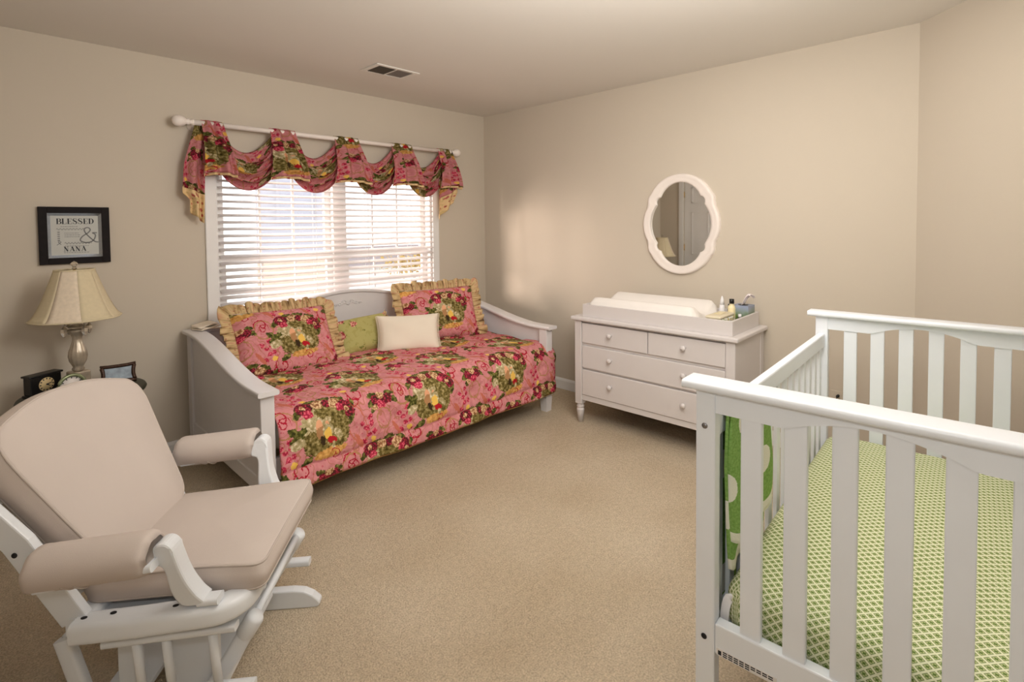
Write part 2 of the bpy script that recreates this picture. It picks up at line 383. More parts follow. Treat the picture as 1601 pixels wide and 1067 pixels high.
def towel_material():
    m,nt,b=newmat('green_dot_blanket'); g=G(nt); uv=g.n('ShaderNodeUVMap'); p=uv.outputs[0]
    mp=g.n('ShaderNodeMapping'); g.L.new(p,mp.inputs['Vector']); mp.inputs['Scale'].default_value=(1/.20,1/.165,1); mp.inputs['Location'].default_value=(.05,.55,0)
    s=g.n('ShaderNodeSeparateXYZ'); g.L.new(mp.outputs[0],s.inputs[0])
    row=g.math('FLOOR',s.outputs[1]); sh=g.math('MULTIPLY',g.math('MODULO',row,2.0),.5)
    fx=g.math('SUBTRACT',g.math('FRACT',g.math('ADD',s.outputs[0],sh)),.5); fy=g.math('SUBTRACT',g.math('FRACT',s.outputs[1]),.5)
    d=g.math('ADD',g.math('POWER',g.math('MULTIPLY',fx,.20),2),g.math('POWER',g.math('MULTIPLY',fy,.165),2))
    d=g.math('ADD',d,g.math('MULTIPLY',g.math('SUBTRACT',g.noise(p,180,2),.5),.0006))
    dot=g.math('LESS_THAN',d,.0017)
    gr=g.ramp(g.noise(p,120,3),[(.3,lin(118,156,78)),(.7,lin(150,186,106))])
    s2=g.n('ShaderNodeSeparateXYZ'); g.L.new(p,s2.inputs[0]); hem=g.math('LESS_THAN',s2.outputs[1],.03)
    c=g.mix(g.math('MAXIMUM',dot,hem),gr,lin(238,236,222)); g.L.new(c,b.inputs['Base Color']); b.inputs['Roughness'].default_value=.95; b.inputs['Specular IOR Level'].default_value=.05
    bp=g.n('ShaderNodeBump'); bp.inputs['Strength'].default_value=.5; bp.inputs['Distance'].default_value=.004; g.L.new(g.noise(p,220,2),bp.inputs['Height']); g.L.new(bp.outputs[0],b.inputs['Normal']); return m
M['towel']=towel_material()
def dotbox_material():
    m,nt,b=newmat('wipes_dots'); g=G(nt); tc=g.n('ShaderNodeTexCoord'); p=tc.outputs['Object']
    vo=g.n('ShaderNodeTexVoronoi'); g.L.new(p,vo.inputs['Vector']); vo.inputs['Scale'].default_value=42
    hue=g.ramp(g.voro(p,42,'Color'),[(.0,lin(120,150,60)),(.4,lin(90,140,170)),(.6,lin(210,190,90)),(.8,lin(100,110,50))],True)
    c=g.mix(g.math('LESS_THAN',vo.outputs['Distance'],.36),lin(236,232,222),hue); g.L.new(c,b.inputs['Base Color']); b.inputs['Roughness'].default_value=.35; return m
M['dotbox']=dotbox_material()
def tissuebox_material():
    m,nt,b=newmat('tissue_box_print'); g=G(nt); tc=g.n('ShaderNodeTexCoord'); s=g.n('ShaderNodeSeparateXYZ'); g.L.new(tc.outputs['Object'],s.inputs[0])
    h=g.math('MULTIPLY_ADD',g.math('SUBTRACT',g.noise(tc.outputs['Object'],18,2),.5),.05,s.outputs[2])
    c=g.ramp(g.math('MULTIPLY',h,6.3),[(.12,lin(34,44,28)),(.36,lin(96,120,56)),(.55,lin(134,150,140)),(.75,lin(150,160,186)),(.95,lin(96,112,120))]); g.L.new(c,b.inputs['Base Color']); b.inputs['Roughness'].default_value=.4; return m
M['tbox']=tissuebox_material()

# ------------------------------------------------------------------ room shell
H=2.44; XL=-3.66; YF=-4.7
WX0,WX1,WZ0,WZ1=-2.37,-.642,.70,1.83           # clear window opening
struct(bx(XL-.1,.15,YF-.1,.12,-.06,0).build('floor',M['carpet']),'beige cut-pile carpet floor')
struct(bx(XL-.1,.15,YF-.1,.12,H,H+.06).build('ceiling',M['ceiling']),'off-white painted ceiling')
w=MB(); add_box(w,XL,WX0,0,.12,0,H); add_box(w,WX1,0,0,.12,0,H); add_box(w,WX0,WX1,0,.12,0,WZ0); add_box(w,WX0,WX1,0,.12,WZ1,H)
struct(w.build('wall_back',M['wall']),'beige wall with the window')
struct(bx(0,.12,-3.345,.12,0,H).build('wall_right',M['wall']),'beige wall with the scalloped mirror')
DY0,DY1,DZ=-1.16,-.36,2.05
w=MB(); add_box(w,XL-.12,XL,DY1,.12,0,H); add_box(w,XL-.12,XL,YF,DY0,0,H); add_box(w,XL-.12,XL,DY0,DY1,DZ,H); add_box(w,XL-.15,XL-.12,DY0-.1,DY1+.1,0,H)
struct(w.build('wall_left',M['wall']))
struct(bx(XL,0,YF-.12,YF,0,H).build('wall_front',M['wall']))
d=(-3.345-YF); w=MB(); add_prism(w,[(0,-3.345),(.12,-3.345),(.12,YF-.12),(-d,YF-.12),(-d,YF)],lambda x,y,z:(x,y,z),0,H)
struct(w.build('wall_corner',M['wall']),'beige angled wall at the right edge')
def baseboard(name,x0,y0,x1,y1):
    a=Vector((x0,y0,0)); b=Vector((x1,y1,0)); t=(b-a).normalized(); n=Vector((-t.y,t.x,0))
    sec=[(0,0),(.014,0),(.014,.07),(.010,.082),(.004,.09),(0,.09)]
    v=[a+n*q[0]+Vector((0,0,q[1])) for q in sec]+[b+n*q[0]+Vector((0,0,q[1])) for q in sec]; k=len(sec)
    mb=MB().add(v,[[i,(i+1)%k,(i+1)%k+k,i+k] for i in range(k)]+[list(range(k))[::-1],list(range(k,2*k))])
    struct(mb.build(name,M['trim']))
baseboard('baseboard_back',0,0,XL,0); baseboard('baseboard_right',0,-3.345,0,0); baseboard('baseboard_left',XL,DY0-.075,XL,YF); baseboard('baseboard_front',XL,YF,-d,YF); baseboard('baseboard_corner',-d,YF,0,-3.345)

# window: casing, two double-hung units
win=thing('window_1','white double window behind the blind','window',(0,0,0)); del win['category']; struct(win)
mb=MB(); cw=.07
for x0,x1 in ((WX0-cw,WX0),(WX1,WX1+cw)):
    add_box(mb,x0,x1,-.018,0.0,WZ0-.02,WZ1+cw)
add_box(mb,WX0,WX1,-.018,0,WZ1,WZ1+cw)
mb.build('casing',M['trim'],win,bevel=.006)
bx(WX0-cw-.02,WX1+cw+.02,-.05,0.0,WZ0-.045,WZ0-.02).build('sill',M['trim'],win,bevel=.004)
mb=MB(); add_box(mb,WX0,WX0+.02,.0,.11,WZ0-.02,WZ1); add_box(mb,WX1-.02,WX1,.0,.11,WZ0-.02,WZ1); add_box(mb,WX0,WX1,.0,.11,WZ1-.02,WZ1); add_box(mb,WX0,WX1,.0,.11,WZ0-.02,WZ0+.01)
xm=(WX0+WX1)/2; add_box(mb,xm-.045,xm+.045,.03,.11,WZ0,WZ1-.02); mb.build('frame',M['trim'],win)
zm=1.185
for a,b in ((WX0+.02,xm-.045),(xm+.045,WX1-.02)):
    for k,(z0,z1,y) in enumerate(((WZ0+.01,zm+.025,.055),(zm-.025,WZ1-.02,.08))):
        mb=MB(); r=.045
        add_box(mb,a,a+r,y,y+.025,z0,z1); add_box(mb,b-r,b,y,y+.025,z0,z1); add_box(mb,a+r,b-r,y,y+.025,z0,z0+r); add_box(mb,a+r,b-r,y,y+.025,z1-r,z1)
        s=mb.build('sash',M['trim'],win)
        g=MB()
        for i in (1,2): xx=lerp(a+r,b-r,i/3); add_box(g,xx-.008,xx+.008,y+.008,y+.016,z0+r,z1-r)
        zz=(z0+z1)/2; add_box(g,a+r,b-r,y+.0085,y+.0155,zz-.008,zz+.008)
        g.build('grille',M['trim'],s)
        bx(a+r,b-r,y+.0165,y+.0195,z0+r,z1-r).build('pane',M['glass'],s)

# blind
bl=thing('window_blind','white two-inch slat blind hanging in the window','blind',((WX0+WX1)/2,-.012,WZ1))
hw=(WX1-WX0)/2-.008
bx(-hw,hw,-.03,.028,-.05,-.002).build('headrail',M['trim'],bl,bevel=.003)
mb=MB(); nz=0; z=-.075
while z>-(WZ1-WZ0)+.06:
    c,s=math.cos(R(-22)),math.sin(R(-22)); hwid=.025
    def fn(u,v,z=z):
        t=(v-.5)*2; return (lerp(-hw,hw,u), t*hwid*c, z - t*hwid*s + .0025*(1-t*t))
    add_grid(mb,fn,1,4); z-=.045; nz+=1
mb.build('slats',M['slat'],bl,solid=.0022)
bx(-hw,hw,-.024,.024,-(WZ1-WZ0)+.015,-(WZ1-WZ0)+.035).build('bottom_rail',M['trim'],bl,bevel=.003)
for k in (-.72,-.25,.25,.72):
    mb=MB()
    for yy in (-.0265,.0265): add_tube(mb,[(hw*k,yy,-.05),(hw*k,yy,-(WZ1-WZ0)+.03)],.0012,5)
    mb.build('ladder_cord',M['trim'],bl)

# ------------------------------------------------------------------ curtain rod and valance
ROD_Y,ROD_Z=-.10,2.05
rod=thing('curtain_rod','cream wooden curtain rod with turned ball finials above the window','curtain rod',(-1.51,ROD_Y,ROD_Z))
mb=MB(); add_tube(mb,[(-1.0,0,0),(1.02,0,0)],.0165,14); mb.build('pole',M['mirrorframe'],rod)
for s in (-1,1):
    prof=[(0,-.002),(.02,0),(.021,.008),(.014,.014),(.0125,.022),(.019,.028),(.021,.034),(.016,.042),(.026,.052),(.0335,.068),(.035,.082),(.031,.1),(.02,.112),(0,.117)]
    mb=MB(); add_lathe(mb,prof,n=20); mb.v=[(s*(v[2]+1.0),v[0],v[1]) for v in mb.v]
    mb.build('finial',M['mirrorframe'],rod)
    mb=MB(); add_lathe(mb,[(.03,0),(.03,.008),(.016,.014),(.013,.04),(.016,.07)],n=16); mb.v=[(s*.985+v[0],-ROD_Y-v[2]-.004,v[1]-.01) for v in mb.v]
    mb.build('bracket',M['mirrorframe'],rod)

val=thing('window_valance','pink floral swag valance with jabots draped over the rod','valance',(0,0,0))
JX=[(-2.478,-2.345),(-2.07,-1.885),(-1.61,-1.40),(-1.125,-.915),(-.655,-.49)]
for k in range(4):
    a=JX[k][1]-.05; b=JX[k+1][0]+.05
    def fn(u,v,a=a,b=b):
        s=math.sin(PI*min(max(u,0),1))**.85; c=abs(2*u-1)
        x=lerp(a,b,u)
        ztop=lerp(ROD_Z+.012,1.895,s); zbot=lerp(1.80,1.648,s**.8)
        z=lerp(ztop,zbot,v**.9)
        fold=.030*math.sin(2*PI*(4.0*v**1.15+.15))*(.35+.65*s)
        y=-.095-.055*math.sin(PI*min(1,v*1.15))*(.4+.6*s)-fold*.8+.05*(1-v)**3*s
        return (x,y,z+.010*math.sin(2*PI*4.0*v**1.15)*s)
    mb=MB(); add_grid(mb,fn,36,44,lambda u,v,a=a,b=b:(lerp(a,b,u)*1.05,2.3-v*.62))
    mb.build('swag',TO_V,val,solid=.003)
def jabot(xa,xb,zb,flare,lab):
    def fn(u,v,dz=0,dy=0):
        w=(xb-xa)*(.90+(flare+.10)*v**1.4); xc=(xa+xb)/2+.025*v
        x=xc+(u-.5)*w; top=.5*PI
        if v<.1:   # wraps over the pole
            t=v/.1; ang=PI*(.5+.5*(1-t)) ; yy=ROD_Y+.021*math.cos(ang)*-1*(-1); zz=ROD_Z+.021*math.sin(ang)
            yy=ROD_Y+.021*(1-2*t) ; zz=ROD_Z+.021*math.sqrt(max(0,1-(1-2*t)**2))
        else:
            t=(v-.1)/.9; yy=ROD_Y-.021-.075*math.sin(t*PI*.62)**1.2; zz=lerp(ROD_Z,zb,t)
        f=.024*math.sin(u*2*PI*2.4+.6)*min(1,.25+v*1.6)
        return (x,yy+f-dy,zz+(.012*math.sin(u*PI)-.01)*v-dz)
    mb=MB(); add_grid(mb,fn,28,30,lambda u,v:(lerp(xa,xb,u)*1.0+(xa*3.1)%.2,2.3-v*.4))
    j=mb.build('jabot',TO_V,val,solid=.003)
    mb=MB(); add_grid(mb,lambda u,v:fn(u,.86+.14*v,.016*v,-.012),28,6,lambda u,v:(u*.2,v*.1))
    mb.build('lining',M['lining'],j,solid=.002)
for (a,b) in JX: jabot(a,b,1.745,.42,'')
def tail(pl_out,pl_in,ztop,zend_out,zend_in,sgn):
    def fn(u,v):
        zo=lerp(ztop,zend_out,v); zi=lerp(ztop,zend_in,v); z=lerp(zo,zi,u)
        xo=pl(pl_out,z); xi=pl(pl_in,z); x=lerp(xo,xi,u)
        y=-.088-.03*math.sin(v*PI*.7)+.022*math.sin(u*2*PI*1.5+.4)*min(1,v*2)
        return (x,y,z)
    mb=MB(); add_grid(mb,lambda u,v:fn(u,v*.72),18,24,lambda u,v:(u*.2+sgn*.4,2.3-v*.42)); t=mb.build('tail',TO_V,val,solid=.003)
    mb=MB(); add_grid(mb,lambda u,v:fn(u,.72+v*.28),18,12,lambda u,v:(u*.2,v*.2)); mb.build('lining',M['lining'],t,solid=.003)
tail([(1.40,-2.52),(1.49,-2.545),(1.58,-2.545),(1.62,-2.585),(1.80,-2.57),(2.05,-2.50)],[(1.40,-2.478),(1.75,-2.465),(2.05,-2.40)],2.06,1.50,1.435,-1)
tail([(1.40,-.585),(1.52,-.50),(1.62,-.47),(1.70,-.43),(1.85,-.455),(2.05,-.51)],[(1.40,-.648),(1.75,-.648),(2.05,-.60)],2.06,1.60,1.455,1)

# ------------------------------------------------------------------ ceiling vent
vt=thing('ceiling_vent','small white ceiling register with dark and grey louvre halves','vent',(-1.49,-.69,H))
mb=MB()
for a in ((-.165,.165,-.105,-.078),(-.165,.165,.078,.105),(-.165,-.132,-.078,.078),(.132,.165,-.078,.078),(-.006,.006,-.078,.078)): add_box(mb,a[0],a[1],a[2],a[3],-.008,-.0005)
mb.build('frame',M['ceiling'],vt,bevel=.003)
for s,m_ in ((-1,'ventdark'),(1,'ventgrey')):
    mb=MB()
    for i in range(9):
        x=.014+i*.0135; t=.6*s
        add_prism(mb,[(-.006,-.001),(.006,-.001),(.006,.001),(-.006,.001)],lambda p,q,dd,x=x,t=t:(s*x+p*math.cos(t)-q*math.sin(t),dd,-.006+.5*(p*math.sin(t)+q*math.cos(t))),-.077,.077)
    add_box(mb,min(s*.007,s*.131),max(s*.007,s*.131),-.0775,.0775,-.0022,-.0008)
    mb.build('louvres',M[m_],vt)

# ------------------------------------------------------------------ daybed
BX0,BX1=-2.575,-.465; BYB,BYF=-.06,-1.22
bed=thing('daybed','white wooden daybed with arched back panel and sloping S-curve arms','bed',((BX0+BX1)/2,0,0))
bc=(BX0+BX1)/2; hx=(BX1-BX0)/2
ARM=[(-.05,.775),(-.30,.775),(-.46,.765),(-.60,.742),(-.75,.710),(-.90,.678),(-1.05,.655),(-1.15,.648),(-1.25,.645)]
arm=lambda y:smooth_pl(ARM,-0) if False else pl([(-a,b) for a,b in ARM],-y)
def armz(y):
    t=-y
    if t<.18: return .775
    if t>1.12: return .645
    k=(t-.18)/(.94); k=k*k*(3-2*k); return lerp(.775,.645,k)
ys=[lerp(-.04,-1.255,i/30) for i in range(31)]
for s in (-1,1):
    # end panel
    xo=s*(hx-.022); pts=[(-.10,.19)]+[(-.10,.745)]+[(y,armz(y)-.0245) for y in ys if -1.17<y<-.10]+[(-1.17,.19)]
    mb=MB(); add_prism(mb,pts,lambda y,z,dd:(dd,y,z),xo-.009,xo+.009); mb.build('side_panel',M['bedwhite'],bed)
    # cap that follows the slope
    mb=MB(); add_sweep(mb,[(s*(hx-.028),y,armz(y)-.011) for y in ys],rrect(.098,.024,.008,3),up=Vector((0,0,1))); mb.build('arm_cap',M['bedwhite'],bed,angle=40)
    for y0,y1,top in ((-.13,-.06,.748),(-1.225,-1.15,.622)):
        mb=MB(); add_box(mb,s*hx-(.065 if s>0 else 0),s*hx+(0 if s>0 else .065),y0,y1,.125,top)
        p=mb.build('post',M['bedwhite'],bed,bevel=.004)
        cx,cy=s*(hx-.0325),(y0+y1)/2
        mb=MB(); q=[(.027,0),(.033,.105),(.029,.109),(.029,.113),(.034,.117),(.034,.126)]
        v=[];
        for r,z in q: v+=[(cx-r,cy-r,z),(cx+r,cy-r,z),(cx+r,cy+r,z),(cx-r,cy+r,z)]
        f=[[0,3,2,1]]+[[4*i+j,4*i+(j+1)%4,4*i+4+(j+1)%4,4*i+4+j] for i in range(len(q)-1) for j in range(4)]
        mb.add(v,f).build('foot',M['bedwhite'],bed)
    mb=MB(); add_box(mb,s*(hx-.018)-.012,s*(hx-.018)+.012,-1.15,-.13,.135,.215); mb.build('lower_rail',M['bedwhite'],bed,bevel=.006)
def backz(x):
    k=min(1,abs(x)/.98); return .775+.153*math.cos(PI/2*k)**2
xs=[lerp(-hx+.06,hx-.06,i/48) for i in range(49)]
mb=MB(); add_prism(mb,[(-hx+.06,.19)]+[(x,backz(x)-.018) for x in xs]+[(hx-.06,.19)],lambda x,z,dd:(x,dd,z),-.112,-.09); mb.build('back_panel',M['bedwhite'],bed)
mb=MB(); add_sweep(mb,[(x,-.1,backz(x)-.01) for x in [-hx+.02]+xs[1:-1]+[hx-.02]],rrect(.058,.022,.007,3)); mb.build('back_cap',M['bedwhite'],bed,angle=40)
mb=MB()
for s in (-1,1):
    for k,(cx,r) in enumerate(((.03,.018),(.068,.014),(.098,.010))):
        pth=[]
        for i in range(26):
            t=i/25; a=t*PI*2.3+(k*PI); rr=r*(1-.75*t); pth.append((s*(cx+rr*math.cos(a)),-.1135,.828+.008*(1-k)+rr*math.sin(a)))
        add_tube(mb,pth,[.0045*(1-.5*i/25) for i in range(26)],6)
    add_tube(mb,[(s*x_,-.1135,z_) for x_,z_ in ((0,.815),(.03,.832),(.06,.818),(.09,.83),(.115,.822))],.0035,6)
mb.build('carved_scroll',M['bedwhite'],bed)
mb=MB(); add_box(mb,-hx+.066,hx-.066,-1.20,-1.175,.19,.30); mb.build('front_rail',M['bedwhite'],bed,bevel=.004)

def rounded_slab(mb,x0,x1,y0,y1,z0,z1,r,puff=0,n=16,uvs=True):
    """rounded cuboid: superellipse-ish slab"""
    hx_,hy_,hz_=(x1-x0)/2,(y1-y0)/2,(z1-z0)/2; cx,cy,cz=(x0+x1)/2,(y0+y1)/2,(z0+z1)/2
    out=rrect(2*hx_,2*hy_,r,6); k=len(out); rz=min(hz_,r)*.95
    rings=[]
    for i in range(7):
        a=PI/2*i/6; rings.append((rz*(1-math.sin(a)), -hz_+rz*(1-math.cos(a))))
    rings=rings[::1]+[(i_,-z_) for i_,z_ in rings[::-1]]
    v=[];uv=[]
    def ins(p,d):
        L=math.hypot(*p); return (p[0]*(1-d/hx_),p[1]*(1-d/hy_))
    for d,z in rings:
        for p in out:
            q=ins(p,d); v.append((cx+q[0],cy+q[1],cz+z))
            t=(z-hz_); uv.append((q[0]*1.0+ (0 if abs(q[0])<hx_*.9 else math.copysign(-t+d*.0,q[0])),q[1]+(0 if abs(q[1])<hy_*.9 else math.copysign(-t,q[1]))))
    f=[[i*k+j,i*k+(j+1)%k,(i+1)*k+(j+1)%k,(i+1)*k+j] for i in range(len(rings)-1) for j in range(k)]
    f.append(list(range(k))[::-1])
    # puffed top
    base=(len(rings)-1)*k
    for lv,(sc,h) in enumerate(((.75,.6),(.5,.85),(.25,1.0))):
        for j in range(k):
            p=ins(out[j],rings[-1][0]); v.append((cx+p[0]*sc,cy+p[1]*sc,cz+hz_+puff*h)); uv.append((p[0]*sc,p[1]*sc))
        nb=len(v)-k; f+=[[base+j,base+(j+1)%k,nb+(j+1)%k,nb+j] for j in range(k)]; base=nb
    v.append((cx,cy,cz+hz_+puff)); uv.append((0,0)); f+=[[base+j,base+(j+1)%k,len(v)-1] for j in range(k)]
    mb.add(v,f,True,uv); return mb
tag(rounded_slab(MB(),BX0+.08,BX1-.08,-1.165,-.125,.30,.475,.06).build('mattress',M['linen']),'white twin mattress on the daybed hidden under the pink floral quilt','mattress')

# quilt: rectangular cloth draped over the mattress, dropping at the front
QX0,QX1=-2.478,-.425; QT=.505
prof=[]   # (y,z) profile from back to hem
prof+=[(-.135,QT-.01),(-.3,QT+.012),(-.6,QT+.022),(-.85,QT+.018),(-1.05,QT+.004)]
for i in range(9):
    a=PI/2*i/8; prof.append((-1.13-.105*math.sin(a),QT-.115+.115*math.cos(a)))
prof+=[(-1.24,.33),(-1.247,.27),(-1.243,.232),(-1.252,.2),(-1.256,.15)]
pp=catmull([(p[0],p[1],0) for p in prof],4); arc=[0]
for a,b in zip(pp,pp[1:]): arc.append(arc[-1]+(b-a).length)
AL=arc[-1]; hem_s=arc[-1]
def prof_at(t):
    s=t*AL
    for i in range(len(arc)-1):
        if s<=arc[i+1]+1e-9:
            k=(s-arc[i])/(arc[i+1]-arc[i]); p=pp[i].lerp(pp[i+1],k); return p.x,p.y
    return pp[-1].x,pp[-1].y
def qfn(u,v):
    y,z=prof_at(v); drop=max(0,min(1,(v-.66)/.34)); top=1-max(0,min(1,(v-.60)/.12))
    x1=lerp(BX1-.078,QX1,max(0,min(1,(v-.62)/.2))**.7); x0=lerp(BX0+.078,-2.500,max(0,min(1,(v-.62)/.15)))
    x=lerp(x0,x1,u)
    # soft undulation of the filled cloth
    b=.006*math.sin(x*17+y*9)*math.sin(y*14+z*21+x*5)+.004*math.sin(x*31)*math.sin((y-z)*27)
    seam=math.exp(-((v-(1-.085/AL))/.006)**2)
    if v>.62: y-= b*1.2-.010*seam; y-=.02*drop*max(0,(u-.93)/.07)*0+.006*drop*math.sin(x*7)
    else: z+=b*top
    ex=max(0,(u-.955)/.045); ez=max(0,(.04-u)/.04)
    if v<=.62: z-=.012*ex*ex+.008*ez*ez
    y_end=.05*ex**2*drop; y+=y_end
    return (x,y,z)
NUQ,NVQ=180,110
mb=MB(); add_grid(mb,qfn,NUQ,NVQ,lambda u,v:(lerp(QX0,QX1,u)+2.25,(AL-v*AL)-.235))
q=mb.build('floral_quilt',TO_Q,solid=.012); q.modifiers['solid'].offset=-1
tag(q,'pink floral medallion quilt spread over the daybed with a long front drop','quilt')
mb=MB(); add_tube(mb,[Vector(qfn(i/90,1))+Vector((0,.002,-.004)) for i in range(91)],.0055,6)
add_tube(mb,[Vector(qfn(1,.66+.34*i/30))+Vector((.003,.002,0)) for i in range(31)],.0055,6)
mb.build('hem_piping',M['gold'],q)

# ------------------------------------------------------------------ pillows
def pillow_mesh(w,h,t,n=26,pinch=.06,uvoff=(0,0),pw=.45,seed=0):
    mb=MB()
    for s in (1,-1):
        def fn(a,b,s=s):
            u,v=2*a-1,2*b-1
            if s<0: u=-u
            x=w/2*u*(1-pinch*(1-v*v)*abs(u)); z=h/2*v*(1-pinch*(1-u*u)*abs(v))
            e=(max(0,1-u**4)*max(0,1-v**4))**pw
            wob=.006*math.sin(u*5+seed)*math.sin(v*4+seed*2)*e
            return (x,-s*(t/2*e)-wob,z)
        add_grid(mb,fn,n,n,lambda a,b,s=s:((2*a-1)*s*w/2+uvoff[0],(2*b-1)*h/2+uvoff[1]))
    return mb
def place(o,loc,rz,tilt,roll=0):
    o.location=loc; o.rotation_mode='XYZ'; o.rotation_euler=(Matrix.Rotation(rz,3,'Z')@Matrix.Rotation(-tilt,3,'X')@Matrix.Rotation(roll,3,'Y')).to_euler()
def ruffle_mesh(w,h,wd,waves,amp,pinch=.05):
    mb=MB(); P=[]; n=320
    per=2*(w+h)
    def edge(s):
        s=s%per
        if s<w: u=2*s/w-1; return Vector((w/2*u,0,h/2*(1-pinch*(1-u*u)))),Vector((0,0,1))
        s-=w
        if s<h: v=1-2*s/h; return Vector((w/2*(1-pinch*(1-v*v)),0,h/2*v)),Vector((1,0,0))
        s-=h
        if s<w: u=1-2*s/w; return Vector((w/2*u,0,-h/2*(1-pinch*(1-u*u)))),Vector((0,0,-1))
        s-=w; v=2*s/h-1; return Vector((-w/2*(1-pinch*(1-v*v)),0,h/2*v)),Vector((-1,0,0))
    def dirn(s):
        d=Vector((0,0,0))
        for k in range(-6,7): d+=edge(s+k*.008)[1]
        return d.normalized()*(1+.25*(1-abs(max(abs(d.normalized().x),abs(d.normalized().z)))))
    def fn(u,v):
        s=u*per; p,_=edge(s); d=dirn(s); ph=u*waves*2*PI
        wdv=wd*(1+.10*math.sin(ph*.37+1)+.06*math.sin(ph*.83))
        return p*.985+d*(wdv*v+.004)+Vector((0,amp*v*(math.sin(ph)+.5*math.sin(ph*.53+1)),0))+Vector((d.z,0,-d.x))*(.012*v*math.sin(ph+.9))
    add_grid(mb,fn,n,6,lambda u,v:(u*per,v*wd)); return mb
def sham(loc,rz,tilt,label,w=.60,h=.415,roll=0,seed=0):
    t=thing('pillow_sham',label,'pillow',loc,0,'ruffled floral pillow shams'); place(t,loc,rz,tilt,roll)
    c=pillow_mesh(w,h,.15,pinch=.04,seed=seed,pw=.5).build('pillow_body',TO_P,t)
    r=ruffle_mesh(w,h,.066,46,.014,.04).build('ruffle',RUF,t,solid=.002)
    return t
sham((-2.115,-.425,.688),R(-1),R(34),'pink floral sham with tan ruffle leaning at the left end of the daybed',seed=1,roll=R(1),h=.44)
sham((-.930,-.47,.712),R(-20),R(24),'pink floral sham with tan ruffle leaning in the right back corner of the daybed',seed=4,roll=R(-1))
gp=thing('throw_pillow','small olive green pillow with pink flowers between the floral shams','pillow'); place(gp,(-1.545,-.375,.632),R(-4),R(34),R(-4))
pillow_mesh(.43,.265,.13,pinch=.03,seed=2).build('pillow_body',GRP,gp)
for s in (1,-1):
    mb=MB(); add_grid(mb,lambda u,v,s=s:(s*(.205+.028*v),.008*math.sin(u*60)*v,(u-.5)*.26*(1+.2*v)),60,3,lambda u,v:(u*.3,v*.05))
    mb.build('ruffle',RUF,gp,solid=.002)
wp=thing('throw_pillow','plain cream linen lumbar pillow in front of the right floral sham','pillow'); place(wp,(-1.315,-.60,.634),R(-26),R(24),R(1))
pillow_mesh(.44,.275,.13,pinch=.07,seed=3).build('pillow_body',M['linen'],wp)
for s in (1,-1):
    mb=MB()
    for i in range(34):
        v=(i+.5)/34*2-1; x=.22*(1-.07*(1-v*v)); z=.1375*v
        add_tube(mb,[(s*x*.99,0,z),(s*(x+.008),-.003,z-.002),(s*(x+.013),0,z-.008)],.0022,4)
    mb.build('fringe',M['linen'],wp)
# folded cloth on the back left corner
mb=MB()
for k in range(3): add_grid(mb,lambda u,v,k=k:(lerp(-.07,.06,u)+.01*k*(v-.5),lerp(-.05,.05,v)+.008*k,.004+.010*k+.004*math.sin(u*5+k*2)+.006*v*(k==2)),12,8,lambda u,v:(u*.1,v*.1))
o=mb.build('folded_cloth',M['linen'],solid=.006); o.location=(-2.475,-.115,.778); o.rotation_euler=(0,0,.35)
tag(o,'small folded white cloth on the back left corner of the daybed','cloth')

# ------------------------------------------------------------------ dresser
dr=thing('dresser','white four-drawer dresser with turned feet under the scalloped mirror','dresser',(-.527,-1.484,0),.015)
DL=1.115; DD=.487; DH=.758
bx(-.022,DD+.003,-DL-.022,.022,DH-.028,DH).build('top',M['dwhite'],dr,bevel=.009,seg=3)
for a in (0,DD-.06):
    for b in (0,-DL+.055):
        cx,cy=a+.0275,b-.0275
        bx(a,a+.055,b-.055,b,.135,DH-.028).build('post',M['dwhite'],dr,bevel=.004)
        mb=MB(); add_lathe(mb,[(.017,0),(.027,.085),(.027,.095),(.022,.1),(.022,.105),(.027,.11),(.027,.118),(.022,.123),(.024,.135)],(cx,cy,0),20); mb.build('foot',M['dwhite'],dr)
for b in (-.012,-DL+.012): bx(.055,DD-.06,b-.008,b+.008,.168,DH-.028).build('side_panel',M['dwhite'],dr)
bx(DD-.02,DD-.01,-DL+.055,-.055,.168,DH-.028).build('back_panel',M['dwhite'],dr)
mb=MB(); add_box(mb,.012,.05,-DL+.055,-.055,.165,.203); add_box(mb,.02,.05,-DL+.055,-.055,.386,.396); add_box(mb,.02,.05,-DL+.055,-.055,.555,.573); add_box(mb,.02,.05,-DL+.055,-.055,.715,DH-.028)
mb.build('front_rails',M['dwhite'],dr,bevel=.002)
def drawer(b0,b1,z0,z1,knobs):
    dd=bx(.006,.03,b1,b0,z0,z1).build('drawer',M['dwhite'],dr,bevel=.004)
    for kb in knobs:
        mb=MB(); add_lathe(mb,[(.010,0),(.007,.006),(.007,.012),(.013,.017),(.0165,.022),(.016,.028),(.010,.033),(0,.034)],n=16)
        kz=(z0+z1)/2+.01; mb.v=[(.006-v[2],kb+v[0],kz+v[1]) for v in mb.v]; mb.build('knob',M['dwhite'],dd)
mid=-DL/2-.008
drawer(-.058,mid+.003,.574,.713,[-.293]); drawer(mid-.003,-DL+.058,.574,.713,[-.813])
drawer(-.058,-DL+.058,.398,.554,[-.293,-.813]); drawer(-.058,-DL+.058,.205,.384,[-.293,-.813])

